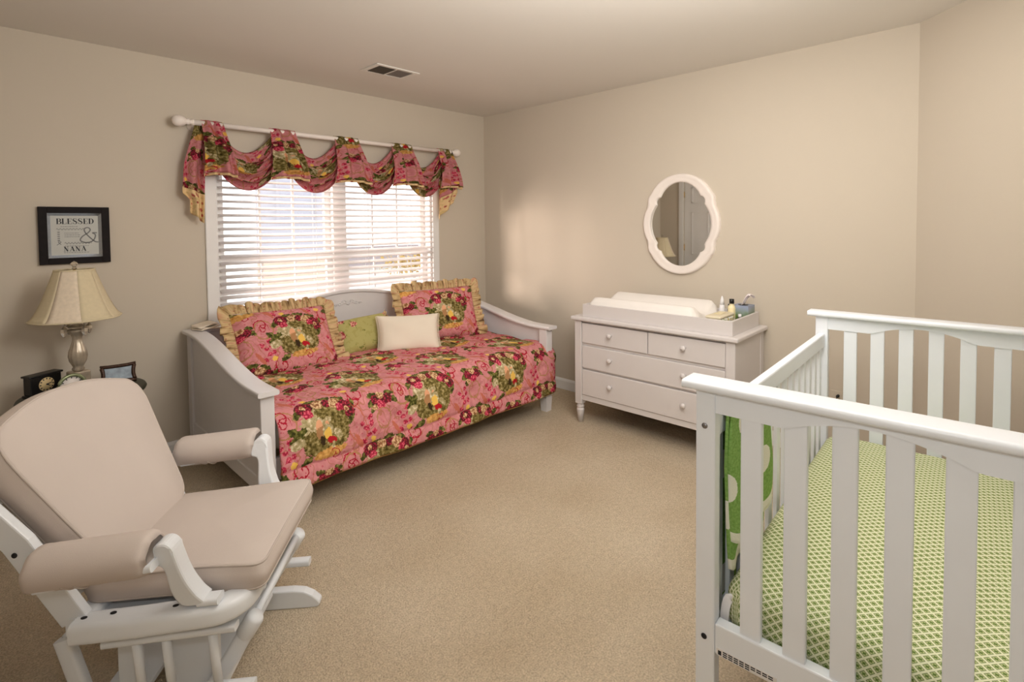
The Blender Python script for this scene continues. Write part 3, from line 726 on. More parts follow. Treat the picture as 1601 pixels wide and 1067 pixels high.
def on_dresser(a,b,z):
    c,s=math.cos(.015),math.sin(.015); return (-.527+c*a-s*b,-1.484+s*a+c*b,z)
tr=thing('changing_tray','white wooden changing tray on top of the dresser','tray',on_dresser(0,0,DH),.015)
TB0,TB1=-.055,-1.092; TA0,TA1=.02,.455
mb=MB(); add_box(mb,TA0,TA0+.015,TB1,TB0,.0,.086); mb.build('front_board',M['dwhite'],tr,bevel=.002)
bx(TA1-.015,TA1,TB1,TB0,0,.086).build('back_board',M['dwhite'],tr,bevel=.002)
for b in (TB0,TB1+.015): bx(TA0+.015,TA1-.015,b-.015,b,0,.086).build('end_board',M['dwhite'],tr,bevel=.002)
bx(TA0+.015,TA1-.015,TB1+.015,TB0-.015,0.001,.008).build('base',M['dwhite'],tr)
pad=thing('changing_pad','contoured changing pad in a white cover inside the tray','pad',on_dresser(0,0,DH),.015)
def padfn(u,v):
    b=lerp(TB0-.018,-.86,u); e=min(1,min(u,1-u)/.07); e=math.sqrt(max(0,1-(1-e)**2))
    cs=[(0,.010),(.0,.07),(.05,.112),(.12,.132),(.22,.128),(.4,.085),(.5,.075),(.6,.085),(.78,.128),(.88,.142),(.95,.125),(1,.08),(1,.010)]
    t=v*(len(cs)-1); i=min(int(t),len(cs)-2); k=t-i
    aa=lerp(cs[i][0],cs[i+1][0],k); h=lerp(cs[i][1],cs[i+1][1],k)
    a=lerp(TA0+.02,TA1-.02,aa); return (a,b,.010+(h-.010)*(.25+.75*e))
mb=MB(); add_grid(mb,padfn,40,48,lambda u,v:(u,v))
vs=mb.v; 
for uu in (0,40):
    ids=[uu*49+j for j in range(49)]; mb.f.append(ids if uu else ids[::-1]); mb.sm.append(True)
mb.build('pad_cover',M['terry'],pad)
def wbox(name,m,label,cat,pts,z0,z1):
    pass
wb=thing('wipes_box','white wipes box with coloured dots in the front right of the tray','box',on_dresser(.185,-.955,DH+.0085),.015)
rounded_slab(MB(),-.115,.115,-.05,.05,0,.068,.012).build('box_body',M['dotbox'],wb)
rounded_slab(MB(),-.112,.112,-.048,.048,.0685,.086,.012,.002).build('lid',M['print2'],wb)
mb=MB(); add_box(mb,-.04,.04,-.02,.02,.0885,.091); mb.build('lid_flap',M['bottlecream'],wb,bevel=.003)
tb=thing('tissue_box','cube tissue box with green and blue print in the back right corner of the tray','tissue box',on_dresser(.375,-1.025,DH+.0085),.015)
bx(-.055,.055,-.05,.05,0,.125).build('box_body',M['tbox'],tb,bevel=.002)
mb=MB(); add_lathe(mb,[(.0,.1255),(.03,.1255),(.03,.1262),(0,.1262)],n=20); mb.build('opening',M['felt'],tb)
mb=MB(); add_grid(mb,lambda u,v:(lerp(-.03,.03,u)*(1-.2*v)+.012*math.sin(v*4),-.06*v**1.3+.012*math.sin(u*7)*v,.126+.062*math.sin(v*2.0)+.012*math.sin(u*5)*v),10,12); mb.build('tissue',M['tissue'],tb,solid=.001)
def bottle(loc,prof,cap,mb_,mc,label):
    t=thing('bottle',label,'bottle',loc); m=MB(); add_lathe(m,prof,n=20); m.build('bottle_body',mb_,t); m=MB(); add_lathe(m,cap,n=20); m.build('cap',mc,t)
bottle(on_dresser(.318,-.975,DH+.0085),[(.021,0),(.023,.005),(.023,.105),(.02,.12),(.011,.13),(.011,.136)],[(.0,.136),(.0145,.136),(.0145,.163),(.0,.163)],M['bottlecream'],M['felt'],'cream lotion bottle with black cap standing before the tissue box')
bottle(on_dresser(.345,-.905,DH+.0085),[(.016,0),(.017,.005),(.017,.08),(.016,.10),(.014,.118)],[(.0,.118),(.014,.118),(.010,.15),(.004,.172),(0,.172)],M['plastic'],M['plastic'],'white cone-topped tube left of the cream lotion bottle')
bottle(on_dresser(.385,-.94,DH+.0085),[(.016,0),(.017,.005),(.017,.085),(.010,.098)],[(.0,.098),(.012,.098),(.012,.12),(0,.12)],M['felt'],M['felt'],'short dark bottle at the back of the tray behind the lotion')
bottle(on_dresser(.29,-1.035,DH+.0085),[(.014,0),(.015,.005),(.015,.05),(.009,.06)],[(.0,.06),(.010,.06),(.010,.078),(0,.078)],M['darkgreen'],M['plastic'],'tiny dark green bottle with white cap in the right end of the tray')

# ------------------------------------------------------------------ mirror
mi=thing('wall_mirror','oval scalloped white framed mirror on the right wall','mirror',(-.002,-2.022,1.398),R(.6))
def lobes(t):
    L=[(0,sz*lerp(.135,.101,t),lerp(.159,.253,t)) for sz in (1,-1)]+[(sx*lerp(-.008,.053,t),0,lerp(.221,.232,t)) for sx in (1,-1)]
    L+=[(sx*lerp(.145,.181,t),sz*lerp(.156,.168,t),lerp(.036,.066,t)) for sx in (1,-1) for sz in (1,-1)]
    pts=[]
    for i in range(240):
        a=2*PI*i/240; dx,dy=math.cos(a),math.sin(a); best=0
        for cx,cy,r in L:
            bb=cx*dx+cy*dy; cc=cx*cx+cy*cy-r*r; D=bb*bb-cc
            if D>0: best=max(best,bb+math.sqrt(D))
        pts.append((dx*best,dy*best))
    return pts
rings=[(0,-.008),(.0,-.018),(.05,-.024),(.18,-.027),(.38,-.026),(.55,-.028),(.74,-.032),(.88,-.030),(.97,-.020),(1,0)]
v=[];k=240
for ad,x in rings: v+=[(x,p[0],p[1]) for p in lobes(ad)]
mb=MB().add(v,[[i*k+j,(i+1)*k+j,(i+1)*k+(j+1)%k,i*k+(j+1)%k] for i in range(len(rings)-1) for j in range(k)],True)
mb.build('frame',M['mirrorframe'],mi)
mb=MB().add([(-.0095,p[0],p[1]) for p in lobes(.03)],[list(range(k))]); mb.build('mirror_glass',M['mirror'],mi)

# ------------------------------------------------------------------ wall outlet
ot=thing('wall_outlet','small wall outlet with a dark plug low on the right wall behind the crib','outlet',(0,-2.985,.365))
bx(-.006,-.0005,-.035,.035,-.057,.057).build('plate',M['wall'],ot,bevel=.002)
mb=MB(); add_tube(mb,[(-.007,-.012,.03),(-.03,-.012,.03)],.008,8); add_tube(mb,catmull([(-.03,-.012,.03),(-.04,-.008,.015),(-.045,.0,-.03),(-.045,.0,-.057)],5),.003,6); mb.build('plug',M['felt'],ot)

# ------------------------------------------------------------------ crib
CR=thing('crib','white wooden baby crib with arched slatted end panels','crib',(-2.196,-3.118,0),.047)
CH=1.005; CL=1.405; CW=.81
def end_panel(a0,s):
    # s=+1: outer face toward -a
    pa0,pa1=a0,a0+.046
    p=bx(pa0+.004,pa1-.004,-.076,-.026,0,CH-.02).build('post',M['cribwhite'],CR,bevel=.004)
    p2=bx(pa0+.004,pa1-.004,-CW+.026,-CW+.076,0,CH-.02).build('post',M['cribwhite'],CR,bevel=.004)
    if s>0:
        for pp_,b in ((p,-.05),(p2,-CW+.05)):
            for z,m_ in ((.889,'screw'),(.333,'dark')):
                mb=MB(); add_lathe(mb,[(0,0),(.0075,0),(.0075,.002),(0,.002)],n=14); mb.v=[(pa0+.0035-w_[2]*.6,b+w_[0],z+w_[1]) for w_ in mb.v]; mb.build('bolt',M[m_],pp_)
    # arched top rail
    b0,b1=-.076,-CW+.076; bl_=[lerp(b0,b1,i/40) for i in range(41)]; c=-CW/2
    def low(b):
        k=abs(b-c)/.168
        return .926 if k>1 else .926+.038*(1-k*k)
    mb=MB(); add_prism(mb,[(b,low(b)) for b in bl_]+[(b1,CH-.021),(b0,CH-.021)],lambda y,z,dd:(dd,y,z),pa0+.008,pa1-.008); mb.build('top_rail',M['cribwhite'],CR)
    mb=MB(); add_sweep(mb,[((pa0+pa1)/2,.002,CH-.011),((pa0+pa1)/2,-CW-.002,CH-.011)],rrect(.088,.022,.009,4)); mb.build('cap',M['cribwhite'],CR,angle=40)
    bx(pa0+.006,pa1-.006,-CW+.076,-.076,.298,.378).build('bottom_rail',M['cribwhite'],CR,bevel=.004)
    for i in range(6):
        b=c+(i-2.5)*.098
        bx(pa0+.013,pa1-.013,b-.0245,b+.0245,.374,.968).build('slat',M['cribwhite'],CR,bevel=.003)
end_panel(0,1); end_panel(CL-.046,-1)
for b in (-.052,-CW+.052):
    bx(.046,CL-.046,b-.014,b+.014,.846,.908).build('side_rail',M['cribwhite'],CR,bevel=.006)
    bx(.046,CL-.046,b-.012,b+.012,.292,.352).build('lower_side_rail',M['cribwhite'],CR,bevel=.004)
    for i in range(14):
        a=.046+(CL-.092)*(i+.5)/14; bx(a-.019,a+.019,b-.007,b+.007,.348,.85).build('side_slat',M['cribwhite'],CR,bevel=.003)
mb=MB(); add_box(mb,.055,CL-.055,-CW+.075,-.075,.306,.322); mb.build('mattress_support',M['metalspring'],CR)
for a in (.05,CL-.056):
    for b in (-.084,-CW+.084):
        mb=MB(); add_sweep(mb,catmull([(a+.008,b,.31),(a+.006,b,.36),(a+.006,b-.004,.405),(a+.012,b-.012,.425),(a+.018,b-.02,.405)],5),rrect(.022,.006,.002,2),up=Vector((1,0,0))); mb.build('hanger',M['plastic'],CR)
st=bx(.0045,.0058,-.225,-.082,.300,.318).build('warning_label',M['sticker'],CR)
mb=MB()
for i in range(3):
    for j in range(9 if i else 5):
        b=-.098-j*.0135; add_box(mb,.0040,.0046,b-.0105,b,.3025+i*.0052,.3025+i*.0052+.0028)
add_box(mb,.0040,.0046,-.094,-.086,.303,.314); mb.build('label_text',M['ink'],st)
# crib mattress
def on_crib(a,b,z):
    c,s=math.cos(.047),math.sin(.047); return (-2.196+c*a-s*b,-3.118+s*a+c*b,z)
cm=rounded_slab(MB(),-.655,.655,-.325,.325,0,.152,.055,.012).build('crib_mattress',M['sheet']); cm.location=on_crib(CL/2,-CW/2,.323); cm.rotation_euler=(0,0,.047)
tag(cm,'crib mattress in a fitted green trellis-print sheet','mattress')
# blanket over the side rail
tw=thing('baby_blanket','green baby blanket with white dots hung over the crib side rail','blanket',(-2.196,-3.118,0),.047)
def drape(a0,a1,z_in,z_out,yo,ph):
    ZT=.893; L1=ZT-z_in; L2=ZT-z_out; Lr=.05; T=L1+Lr+L2
    def fn(u,v):
        s=v*T; a=lerp(a0,a1,u)
        if s<L1:
            z=z_in+s; b=-.052-.022-yo; k=1-s/L1
            zz=z+.035*k*(2*u-1)**4; b+=-.012*math.sin(u*9+ph)*k-.006*k; a=a+(u*.085-(1-u)*.03)*min(1,k*3)+.012*math.sin(z*22+ph)*k*(1 if u>.5 else -.3)
            return (a,b,zz)
        if s<L1+Lr:
            t=(s-L1)/Lr*PI; return (a,-.052-(.022+yo)*math.cos(t),ZT+(.0165+yo*.3)*math.sin(t))
        z=ZT-(s-L1-Lr); k=(s-L1-Lr)/L2; return (a,-.052+.022+yo+.008*math.sin(u*8+ph)*k,z)
    mb=MB(); add_grid(mb,fn,30,70,lambda u,v:(u*(a1-a0),v*T)); return mb
drape(.10,.355,.535,.40,.010,0).build('outer_fold',M['towel'],tw,solid=.006)
drape(.09,.35,.465,.30,.002,1.3).build('inner_fold',M['towel'],tw,solid=.006)

# ------------------------------------------------------------------ glider chair
GL=thing('glider_rocking_chair','white glider rocking chair with cream seat, back and armrest cushions','chair',(-2.806,-2.038,0),-.705)
WM=M['white']
# U-shaped seat frame
pth=[(-.44,-.282,.352),(-.30,-.285,.360),(-.11,-.285,.374)]
for i in range(1,7): a=PI/2*i/6; pth.append((-.11+.075*math.sin(a),-.21-.075*math.cos(a),.374))
pth+=[(-.035,.0,.374)]
for i in range(1,7): a=PI/2*(1-i/6); pth.append((-.11+.075*math.sin(a),.21+.075*math.cos(a),.374))
pth+=[(-.11,.285,.374),(-.30,.285,.360),(-.44,.282,.352)]
mb=MB(); add_sweep(mb,pth,rrect(.07,.058,.018,4)); fr=mb.build('seat_frame',WM,GL,angle=50)
for s in (-1,1):
    for f_,v_ in ((-.42,.285),(-.35,.28),(-.19,.285)):
        mb=MB(); add_lathe(mb,[(0,0),(.008,0),(.008,.0015),(0,.0015)],n=12); zz=.352+(.44+f_)*.062+.0290; mb.v=[(f_+w_[0],s*v_+w_[1]*.7,zz+w_[2]) for w_ in mb.v]; mb.build('screw_hole',M['dark'],fr)
    mb=MB(); add_sweep(mb,[(-.125,s*.290,.412),(-.072,s*.292,.416)],rrect(.042,.020,.008,3)); mb.build('arm_block',WM,GL,angle=50)
bx(-.45,-.05,-.25,.25,.345,.357).build('seat_deck',WM,GL)
mb=MB(); add_sweep(mb,[(-.44,-.28,.352),(-.44,.28,.352)],rrect(.06,.05,.014,3)); mb.build('rear_rail',WM,GL,angle=50)
# hanging rail, spindles, swing base
for s in (-1,1):
    mb=MB(); add_sweep(mb,[(-.38,s*.275,.303),(-.04,s*.275,.322)],rrect(.03,.02,.006,2)); mb.build('hanger_rail',WM,GL,angle=50)
    for f_ in (-.30,-.225,-.105):
        mb=MB(); add_tube(mb,[(f_,s*.275,.308+(f_+.4)*.04),(f_+.012,s*.27,.15)],.0115,10); mb.build('spindle',WM,GL)
    mb=MB(); add_sweep(mb,[(-.38,s*.268,.14),(-.0,s*.268,.145)],rrect(.035,.024,.007,2)); mb.build('swing_rail',WM,GL,angle=50)
    # floor runner with rounded toes
    pts=[(-.62,0),(.03,0)]+[(.03+.016*math.cos(a),.016+.016*math.sin(a)) for a in [R(x) for x in (-60,-30,0,30)]]+[(.02,.046),(-.01,.062),(-.05,.068),(-.54,.068),(-.58,.062),(-.61,.046),(-.636,.016)]
    mb=MB(); add_prism(mb,pts,lambda x,z,y:(x,y,z),s*.235-.018,s*.235+.018); mb.build('foot_runner',WM,GL,bevel=.005)
    # raking front leg with turned cap
    mb=MB(); add_sweep(mb,[(-.155,s*.215,.066),(-.03,s*.205,.272)],rrect(.045,.032,.01,3),up=Vector((0,1,0))); mb.build('base_leg',WM,GL,angle=50)
    mb=MB(); add_tube(mb,[(-.050,s*.206,.242),(-.047,s*.206,.246),(-.020,s*.204,.290),(-.014,s*.204,.298)],[.020,.026,.026,.020],16); mb.build('leg_cap',WM,GL)
    mb=MB(); add_sweep(mb,[(-.46,s*.215,.066),(-.53,s*.205,.272)],rrect(.045,.032,.01,3),up=Vector((0,1,0))); mb.build('base_leg',WM,GL,angle=50)
    bx(-.40,-.34,s*.18-.012,s*.18+.012,.068,.30).build('upright',WM,GL,bevel=.003)
    bx(-.255,-.13,s*.18-.012,s*.18+.012,.068,.275).build('upright',WM,GL,bevel=.003)
mb=MB(); add_tube(mb,[(-.022,-.20,.288),(-.022,.20,.288)],.011,10); mb.build('front_crossbar',WM,GL)
mb=MB(); add_tube(mb,[(-.528,-.20,.27),(-.528,.20,.27)],.011,10); mb.build('rear_crossbar',WM,GL)
bx(-.27,-.11,-.19,.19,.075,.093).build('base_board',WM,GL,bevel=.003)
bx(-.45,-.33,-.19,.19,.075,.093).build('base_board',WM,GL,bevel=.003)
# arms
for s in (-1,1):
    v0=s*.342
    mb=MB(); add_sweep(mb,catmull([(-.47,v0,.526),(-.40,v0,.537),(-.30,v0,.550),(-.195,v0,.562)],5),rrect(.085,.022,.008,3)); mb.build('arm_board',WM,GL,angle=50)
    P=catmull([(-.205,v0,.570),(-.178,v0,.592),(-.158,v0,.592),(-.150,v0,.565),(-.152,v0,.530),(-.138,v0*.985,.495),(-.112,v0*.95,.462),(-.078,v0*.91,.432)],5)
    mb=MB(); add_sweep(mb,P,rrect(.088,.034,.012,4),up=Vector((0,s,0)) if False else Vector((1,0,0.3))); 
    mb=MB()
    # S-profile plate extruded across its width
    prof_=[(-.212,.602),(-.196,.618),(-.176,.620),(-.158,.606),(-.148,.575),(-.137,.535),(-.122,.495),(-.100,.455),(-.080,.426),(-.128,.420),(-.150,.440),(-.163,.470),(-.170,.505),(-.176,.535),(-.186,.553),(-.208,.562)]
    prof_=[(p.x,p.y) for p in catmull([(a,b,0) for a,b in prof_]+[(prof_[0][0],prof_[0][1],0)],3)[:-1]]
    add_prism(mb,prof_,lambda x,z,y,s=s:(x-.026*(.62-z)/.2,y-s*(.052*max(0,(.60-z))/.2+.012),z-.012),v0-.026,v0+.026); mb.build('arm_support',WM,GL,bevel=.006)
    # padded sleeve
    def pad_(u,v,s=s,v0=v0):
        t=2*PI*v; f_=lerp(-.50,-.203,u); e=min(1,min(u,1-u)/.10); e=.68+.32*math.sqrt(max(0,1-(1-e)**2))
        g_=1+.05*math.sin(7*t)*max(0,1-min(u,1-u)/.12)
        cz=lerp(.553,.578,u)+.004
        return (f_+.006*math.cos(t)*(u-.5),v0+.057*e*g_*math.cos(t),cz+.054*e*g_*math.sin(t))
    mb=MB(); add_grid(mb,pad_,30,28,lambda u,v:(u*.35,v*.3))
    n_=29
    for uu in (0,30):
        ids=[uu*n_+j for j in range(n_-1)]; mb.f.append(ids[::-1] if uu==0 else ids); mb.sm.append(True)
    p=mb.build('armrest_cushion',M['cream'],GL)
    mb=MB()
    for k in (-.40,-.37): add_tube(mb,catmull([(k,v0-.046,.535),(k+.01,v0-.02,.515),(k+.01,v0+.02,.515),(k,v0+.046,.535)],4),.003,6)
    mb.build('tie',M['creamd'],p)
# backrest frame
bu=Vector((-.478,0,.878)); bn=Vector((.878,0,.478)); B0=Vector((-.455,0,.375))
def bp(h,v,n): q=B0+bu*h+bn*n; return (q.x,v,q.z)
for s in (-1,1):
    mb=MB(); P=[]
    sec=[(-.035,-.013),(.035,-.013),(.035,.013),(-.035,.013)]
    hs=[0,.1,.25,.4,.53]; vv=[.262,.275,.295,.312,.325]
    v=[]
    for h,w_ in zip(hs,vv):
        for n_,d_ in sec: v.append((pl([(0,-.452),(.1,-.497),(.25,-.562),(.4,-.655),(.53,-.755)],h)+n_*.9,s*w_+d_,pl([(0,.365),(.1,.46),(.25,.60),(.4,.725),(.53,.84)],h)+n_*.42))
    f=[[4*i+j,4*i+(j+1)%4,4*i+4+(j+1)%4,4*i+4+j] for i in range(4) for j in range(4)]+[[3,2,1,0],[16,17,18,19]]
    mb.add(v,f).build('back_post',WM,GL,bevel=.004)
    mb=MB(); add_lathe(mb,[(0,0),(.007,0),(.007,.0015),(0,.0015)],n=12); q=(-.565,s*.306,.575); mb.v=[(q[0]+w_[0],q[1]+s*w_[2],q[2]+w_[1]) for w_ in mb.v]; mb.build('screw_hole',M['dark'],GL)
mb=MB(); P=[bp(.42+.055*math.cos(PI*.5*x/.32),x,-.05) for x in [lerp(-.325,.325,i/16) for i in range(17)]]; add_sweep(mb,P,rrect(.025,.07,.008,3),up=Vector((-.3,0,1))); mb.build('top_rail',WM,GL,angle=50)
for x in (-.18,-.09,0,.09,.18):
    mb=MB(); add_tube(mb,[bp(.02,x*.85,-.055),bp(.46,x,-.06)],.009,8); mb.build('back_spindle',WM,GL)

def cushion(outline,fn,t,round_=.016,puff=.012,uvs=1):
    """outline [(a,b)] closed, fn(a,b,h)->xyz; returns mb and the two piping loops"""
    k=len(outline); ca=(min(p[0] for p in outline)+max(p[0] for p in outline))/2; cb=(min(p[1] for p in outline)+max(p[1] for p in outline))/2
    rad=max(math.hypot(p[0]-ca,p[1]-cb) for p in outline)
    def ins(p,d):
        L=math.hypot(p[0]-ca,p[1]-cb); s=1-d/max(L,rad*.7); return (ca+(p[0]-ca)*s,cb+(p[1]-cb)*s)
    rings=[(rad*.5,-puff*.6),(round_*2,-.001),(round_,0)]
    rings+=[(round_*(1-math.sin(a)),round_*(1-math.cos(a))) for a in [PI/2*i/5 for i in range(1,6)]]
    rings+=[(-.004,t*.35),(-.006,t*.5),(-.004,t*.65)]
    rings+=[(round_*(1-math.cos(a)),t-round_*(1-math.sin(a))) for a in [PI/2*i/5 for i in range(6)]]
    rings+=[(rad*.7*q,t+puff*(1-(1-q)**2.2)) for q in (.2,.35,.5,.65,.8,.9)]
    v=[];uv=[]
    for d_,h in rings:
        for p in outline:
            q=ins(p,d_); v.append(fn(q[0],q[1],h)); uv.append(q)
    f=[[i*k+j,i*k+(j+1)%k,(i+1)*k+(j+1)%k,(i+1)*k+j] for i in range(len(rings)-1) for j in range(k)]
    v.append(fn(ca,cb,t+puff)); uv.append((ca,cb)); b_=(len(rings)-1)*k; f+=[[b_+j,b_+(j+1)%k,len(v)-1] for j in range(k)]
    v.append(fn(ca,cb,-puff*.6)); uv.append((ca,cb)); f+=[[(j+1)%k,j,len(v)-1] for j in range(k)]
    mb=MB().add(v,f,True,uv)
    loops=[[fn(*p,h) for p in outline] for h in (round_*.35,t-round_*.35)]
    loops=[[fn(*ins(p,round_*.3),h) for p in outline] for h in (round_*.3,t-round_*.3)]
    return mb,loops
def rpoly(pts,rs,n=6):
    out=[]; m_=len(pts)
    for i in range(m_):
        a,b,c=Vector((*pts[i-1],0)),Vector((*pts[i],0)),Vector((*pts[(i+1)%m_],0)); r=rs[i]
        d1=(a-b).normalized(); d2=(c-b).normalized(); p1=b+d1*min(r,(a-b).length*.45); p2=b+d2*min(r,(c-b).length*.45)
        for j in range(n+1):
            t=j/n; q=p1*(1-t)**2+b*2*t*(1-t)+p2*t*t; out.append((q.x,q.y))
    return out
# densify outlines so that faces can bend
def dens(o,step=.04):
    out=[]
    for i in range(len(o)):
        a,b=o[i],o[(i+1)%len(o)]; L=math.hypot(b[0]-a[0],b[1]-a[1]); n=max(1,int(L/step))
        for j in range(n): out.append((lerp(a[0],b[0],j/n),lerp(a[1],b[1],j/n)))
    return out
so=dens(rpoly([(-.475,-.222),(.026,-.252),(.026,.252),(-.475,.222)],[.05,.04,.04,.05]))
def seatfn(a,b,h):
    base=lerp(.374,.398,(a+.475)/.5); sag=-.008*math.cos(b*6)*0
    return (a-.02*0+h*.0,b,base+h+.006*math.sin(b*9+1)*math.sin(a*11)*(1 if h>.04 else .2)+(.010*((b/.25)**2) if False else 0))
mb,lp=cushion(so,seatfn,.078,.018,.016); sc_=mb.build('seat_cushion',M['cream'],GL)
mb=MB()
for l in lp: add_tube(mb,l,.0038,6,closed=True)
mb.build('piping',M['creamd'],sc_)
bo=[(-.205,.015),(.205,.015)]
arch=[(lerp(.306,-.306,i/14),.452+.088*math.cos(PI*.5*abs(lerp(.312,-.312,i/14))/.34)**1.2) for i in range(15)]
bo=dens(rpoly([(-.215,.045),(-.165,.005),(.165,.005),(.215,.045)]+[(.255,.22),(.300,.42)]+arch[1:-1]+[(-.300,.42),(-.255,.22)],[.03,.05,.05,.03,.05,.07]+[.02]*13+[.07,.05]))
def backfn(b,h,n):
    h+=.034*max(0,-b/.3)*max(0,(h-.2)/.3)
    q=Vector((-.452,0,.418))+bu*h+bn*(n-.012); return (q.x,b,q.z)
mb,lp=cushion(bo,backfn,.088,.018,.022); bcu=mb.build('back_cushion',M['cream'],GL)
mb=MB()
for l in lp: add_tube(mb,l,.0038,6,closed=True)
mb.build('piping',M['creamd'],bcu)

# ------------------------------------------------------------------ side table with lamp, clocks, photo
TZ=.58; tcx,tcy=-3.105,-.325
ta=thing('side_table','round dark green side table behind the glider chair','table',(tcx,tcy,0))
mb=MB(); add_lathe(mb,[(0,TZ-.026),(.243,TZ-.026),(.259,TZ-.02),(.263,TZ-.012),(.259,TZ-.003),(.251,TZ),(0,TZ)],n=48); mb.build('tabletop',M['darkgreen'],ta)
mb=MB(); add_lathe(mb,[(.205,TZ-.09),(.22,TZ-.09),(.22,TZ-.026),(.205,TZ-.026),(.205,TZ-.09)],n=40); mb.build('apron',M['darkgreen'],ta)
for a in (-20,100,220):
    c,s=math.cos(R(a)),math.sin(R(a)); mb=MB(); add_tube(mb,catmull([(.215*c,.215*s,TZ-.03),(.22*c,.22*s,.40),(.2*c,.2*s,.22),(.22*c,.22*s,.06),(.25*c,.25*s,.012)],5),[.024]*6+[.02]*8+[.016]*7,10); mb.build('leg',M['darkgreen'],ta)
mb=MB(); add_lathe(mb,[(0,.2),(.19,.2),(.19,.215),(0,.215)],n=32); mb.build('lower_shelf',M['darkgreen'],ta)
LX,LY=-3.122,-.30
la=thing('table_lamp','crystal and mercury glass table lamp with cream bell shade','lamp',(LX,LY,TZ),.35)
mb=MB(); add_box(mb,-.06,.06,-.06,.06,0,.02); add_box(mb,-.048,.048,-.048,.048,.02,.055); add_box(mb,-.038,.038,-.038,.038,.055,.105); mb.build('base',M['merc'],la,bevel=.006)
mb=MB(); add_lathe(mb,[(.02,.105),(.026,.115),(.02,.125),(.024,.135),(.034,.155),(.0385,.18),(.036,.205),(.027,.235),(.019,.262),(.019,.275),(.025,.292),(.039,.308),(.041,.314),(.034,.32)],n=48,flute=.05,nf=12); mb.build('glass_column',M['merc'],la)
mb=MB(); add_lathe(mb,[(.018,.32),(.034,.326),(.04,.334),(.02,.342),(.016,.35),(.027,.358),(.03,.364),(.02,.37),(.013,.376),(.013,.40)],n=24); mb.build('collar',M['crystal'],la)
for k in range(4):
    a=k*PI/2+.1; c,s=math.cos(a),math.sin(a); mb=MB()
    add_tube(mb,catmull([(.018*c,.018*s,.362),(.04*c,.04*s,.376),(.058*c,.058*s,.362)],4),.0025,6)
    add_lathe(mb,[(0,.005),(.007,-.002),(.005,-.009),(.0,-.012)],(.058*c,.058*s,.356),6,smooth=False)
    add_lathe(mb,[(0,-.012),(.014,-.028),(.015,-.046),(.007,-.066),(0,-.071)],(.058*c,.058*s,.356),6,smooth=False); mb.build('crystal_drop',M['crystal'],la)
mb=MB(); add_tube(mb,[(0,0,.37),(0,0,.625)],.006,8); mb.build('stem',M['brass'],la)
NS=8
def shp(t): return lerp(.188,.0815,t**.62*.75+.25*t)
sh=MB(); shp_=MB()
for i in range(NS):
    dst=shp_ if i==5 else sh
    a0=2*PI*i/NS-.35; a1=2*PI*(i+1)/NS-.35
    def fn(u,v,a0=a0,a1=a1):
        t=v; r=shp(t); a=lerp(a0,a1,u); flat=math.cos((a1-a0)/2)/math.cos(a-(a0+a1)/2); r=r*lerp(1,flat,.55); return (r*math.cos(a),r*math.sin(a),.375+.245*t)
    add_grid(dst,fn,6,16)
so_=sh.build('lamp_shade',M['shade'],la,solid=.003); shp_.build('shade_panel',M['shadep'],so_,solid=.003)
for z,t in ((.375,0),(.62,1)):
    mb=MB(); add_tube(mb,[(shp(t)*1.0*math.cos(2*PI*i/48)*lerp(1,math.cos(PI/NS)/math.cos((2*PI*i/48+.35)%(2*PI/NS)-PI/NS),.55),shp(t)*math.sin(2*PI*i/48)*lerp(1,math.cos(PI/NS)/math.cos((2*PI*i/48+.35)%(2*PI/NS)-PI/NS),.55),z) for i in range(48)],.004,6,closed=True)
    mb.build('trim',M['shade'],so_)
mb=MB(); add_lathe(mb,[(.006,.622),(.012,.628),(.006,.634),(.012,.641),(.017,.650),(.012,.658),(.004,.663),(0,.666)],n=8,smooth=False); mb.build('finial',M['crystal'],la)

ck=thing('mantel_clock','black wooden mantel clock with antique round dial at the left of the side table','clock',(-3.255,-.235,TZ),R(28))
bx(-.075,.075,-.03,.03,0,.012).build('base',M['clockblack'],ck,bevel=.003)
bx(-.068,.068,-.026,.026,.012,.098).build('case',M['clockblack'],ck,bevel=.003)
bx(-.076,.076,-.032,.032,.098,.108).build('cornice',M['clockblack'],ck,bevel=.004)
def dial(parent,r,y,z,m_face,m_ink,n12=12):
    mb=MB(); add_lathe(mb,[(0,0),(r,0),(r,.002),(0,.002)],n=36); mb.v=[(v_[0],y-v_[2],z+v_[1]) for v_ in mb.v]; d_=mb.build('dial',m_face,parent)
    mb=MB()
    for i in range(n12):
        a=2*PI*i/n12; c,s=math.sin(a),math.cos(a)
        add_prism(mb,[(-.0022,.72*r),(.0022,.72*r),(.0022,.95*r),(-.0022,.95*r)],lambda p,q,dd,c=c,s=s:(p*s+q*c,dd,z-p*c+q*s),y-.0032,y-.0022)
    for a,L in ((R(125),.5*r),(R(75),.72*r)):
        c,s=math.sin(a),math.cos(a); add_prism(mb,[(-.003,-.1*r),(.003,-.1*r),(.0012,L),(-.0012,L)],lambda p,q,dd,c=c,s=s:(p*s+q*c,dd,z-p*c+q*s),y-.0046,y-.0034)
    mb.build('hands_and_numerals',m_ink,d_)
dial(ck,.034,-.0265,.054,M['clockface'],M['ink'])
rc=thing('desk_clock','small round white clock with pale green rim in front of the lamp','clock',(-3.162,-.425,TZ),R(12))
mb=MB(); add_tube(mb,[(.052*math.cos(2*PI*i/36),0,.062+.052*math.sin(2*PI*i/36)) for i in range(36)],.0085,8,closed=True); mb.build('rim',M['greenrim'],rc)
dial(rc,.05,.004,.062,M['dialwhite'],M['ink'])
bx(-.03,.03,-.008,.02,0,.010).build('foot',M['greenrim'],rc,bevel=.002)
pf=thing('photo_frame','small ornate bronze beaded photo frame on the right of the side table','photo frame',(-2.955,-.285,TZ),R(-6))
ol=[]
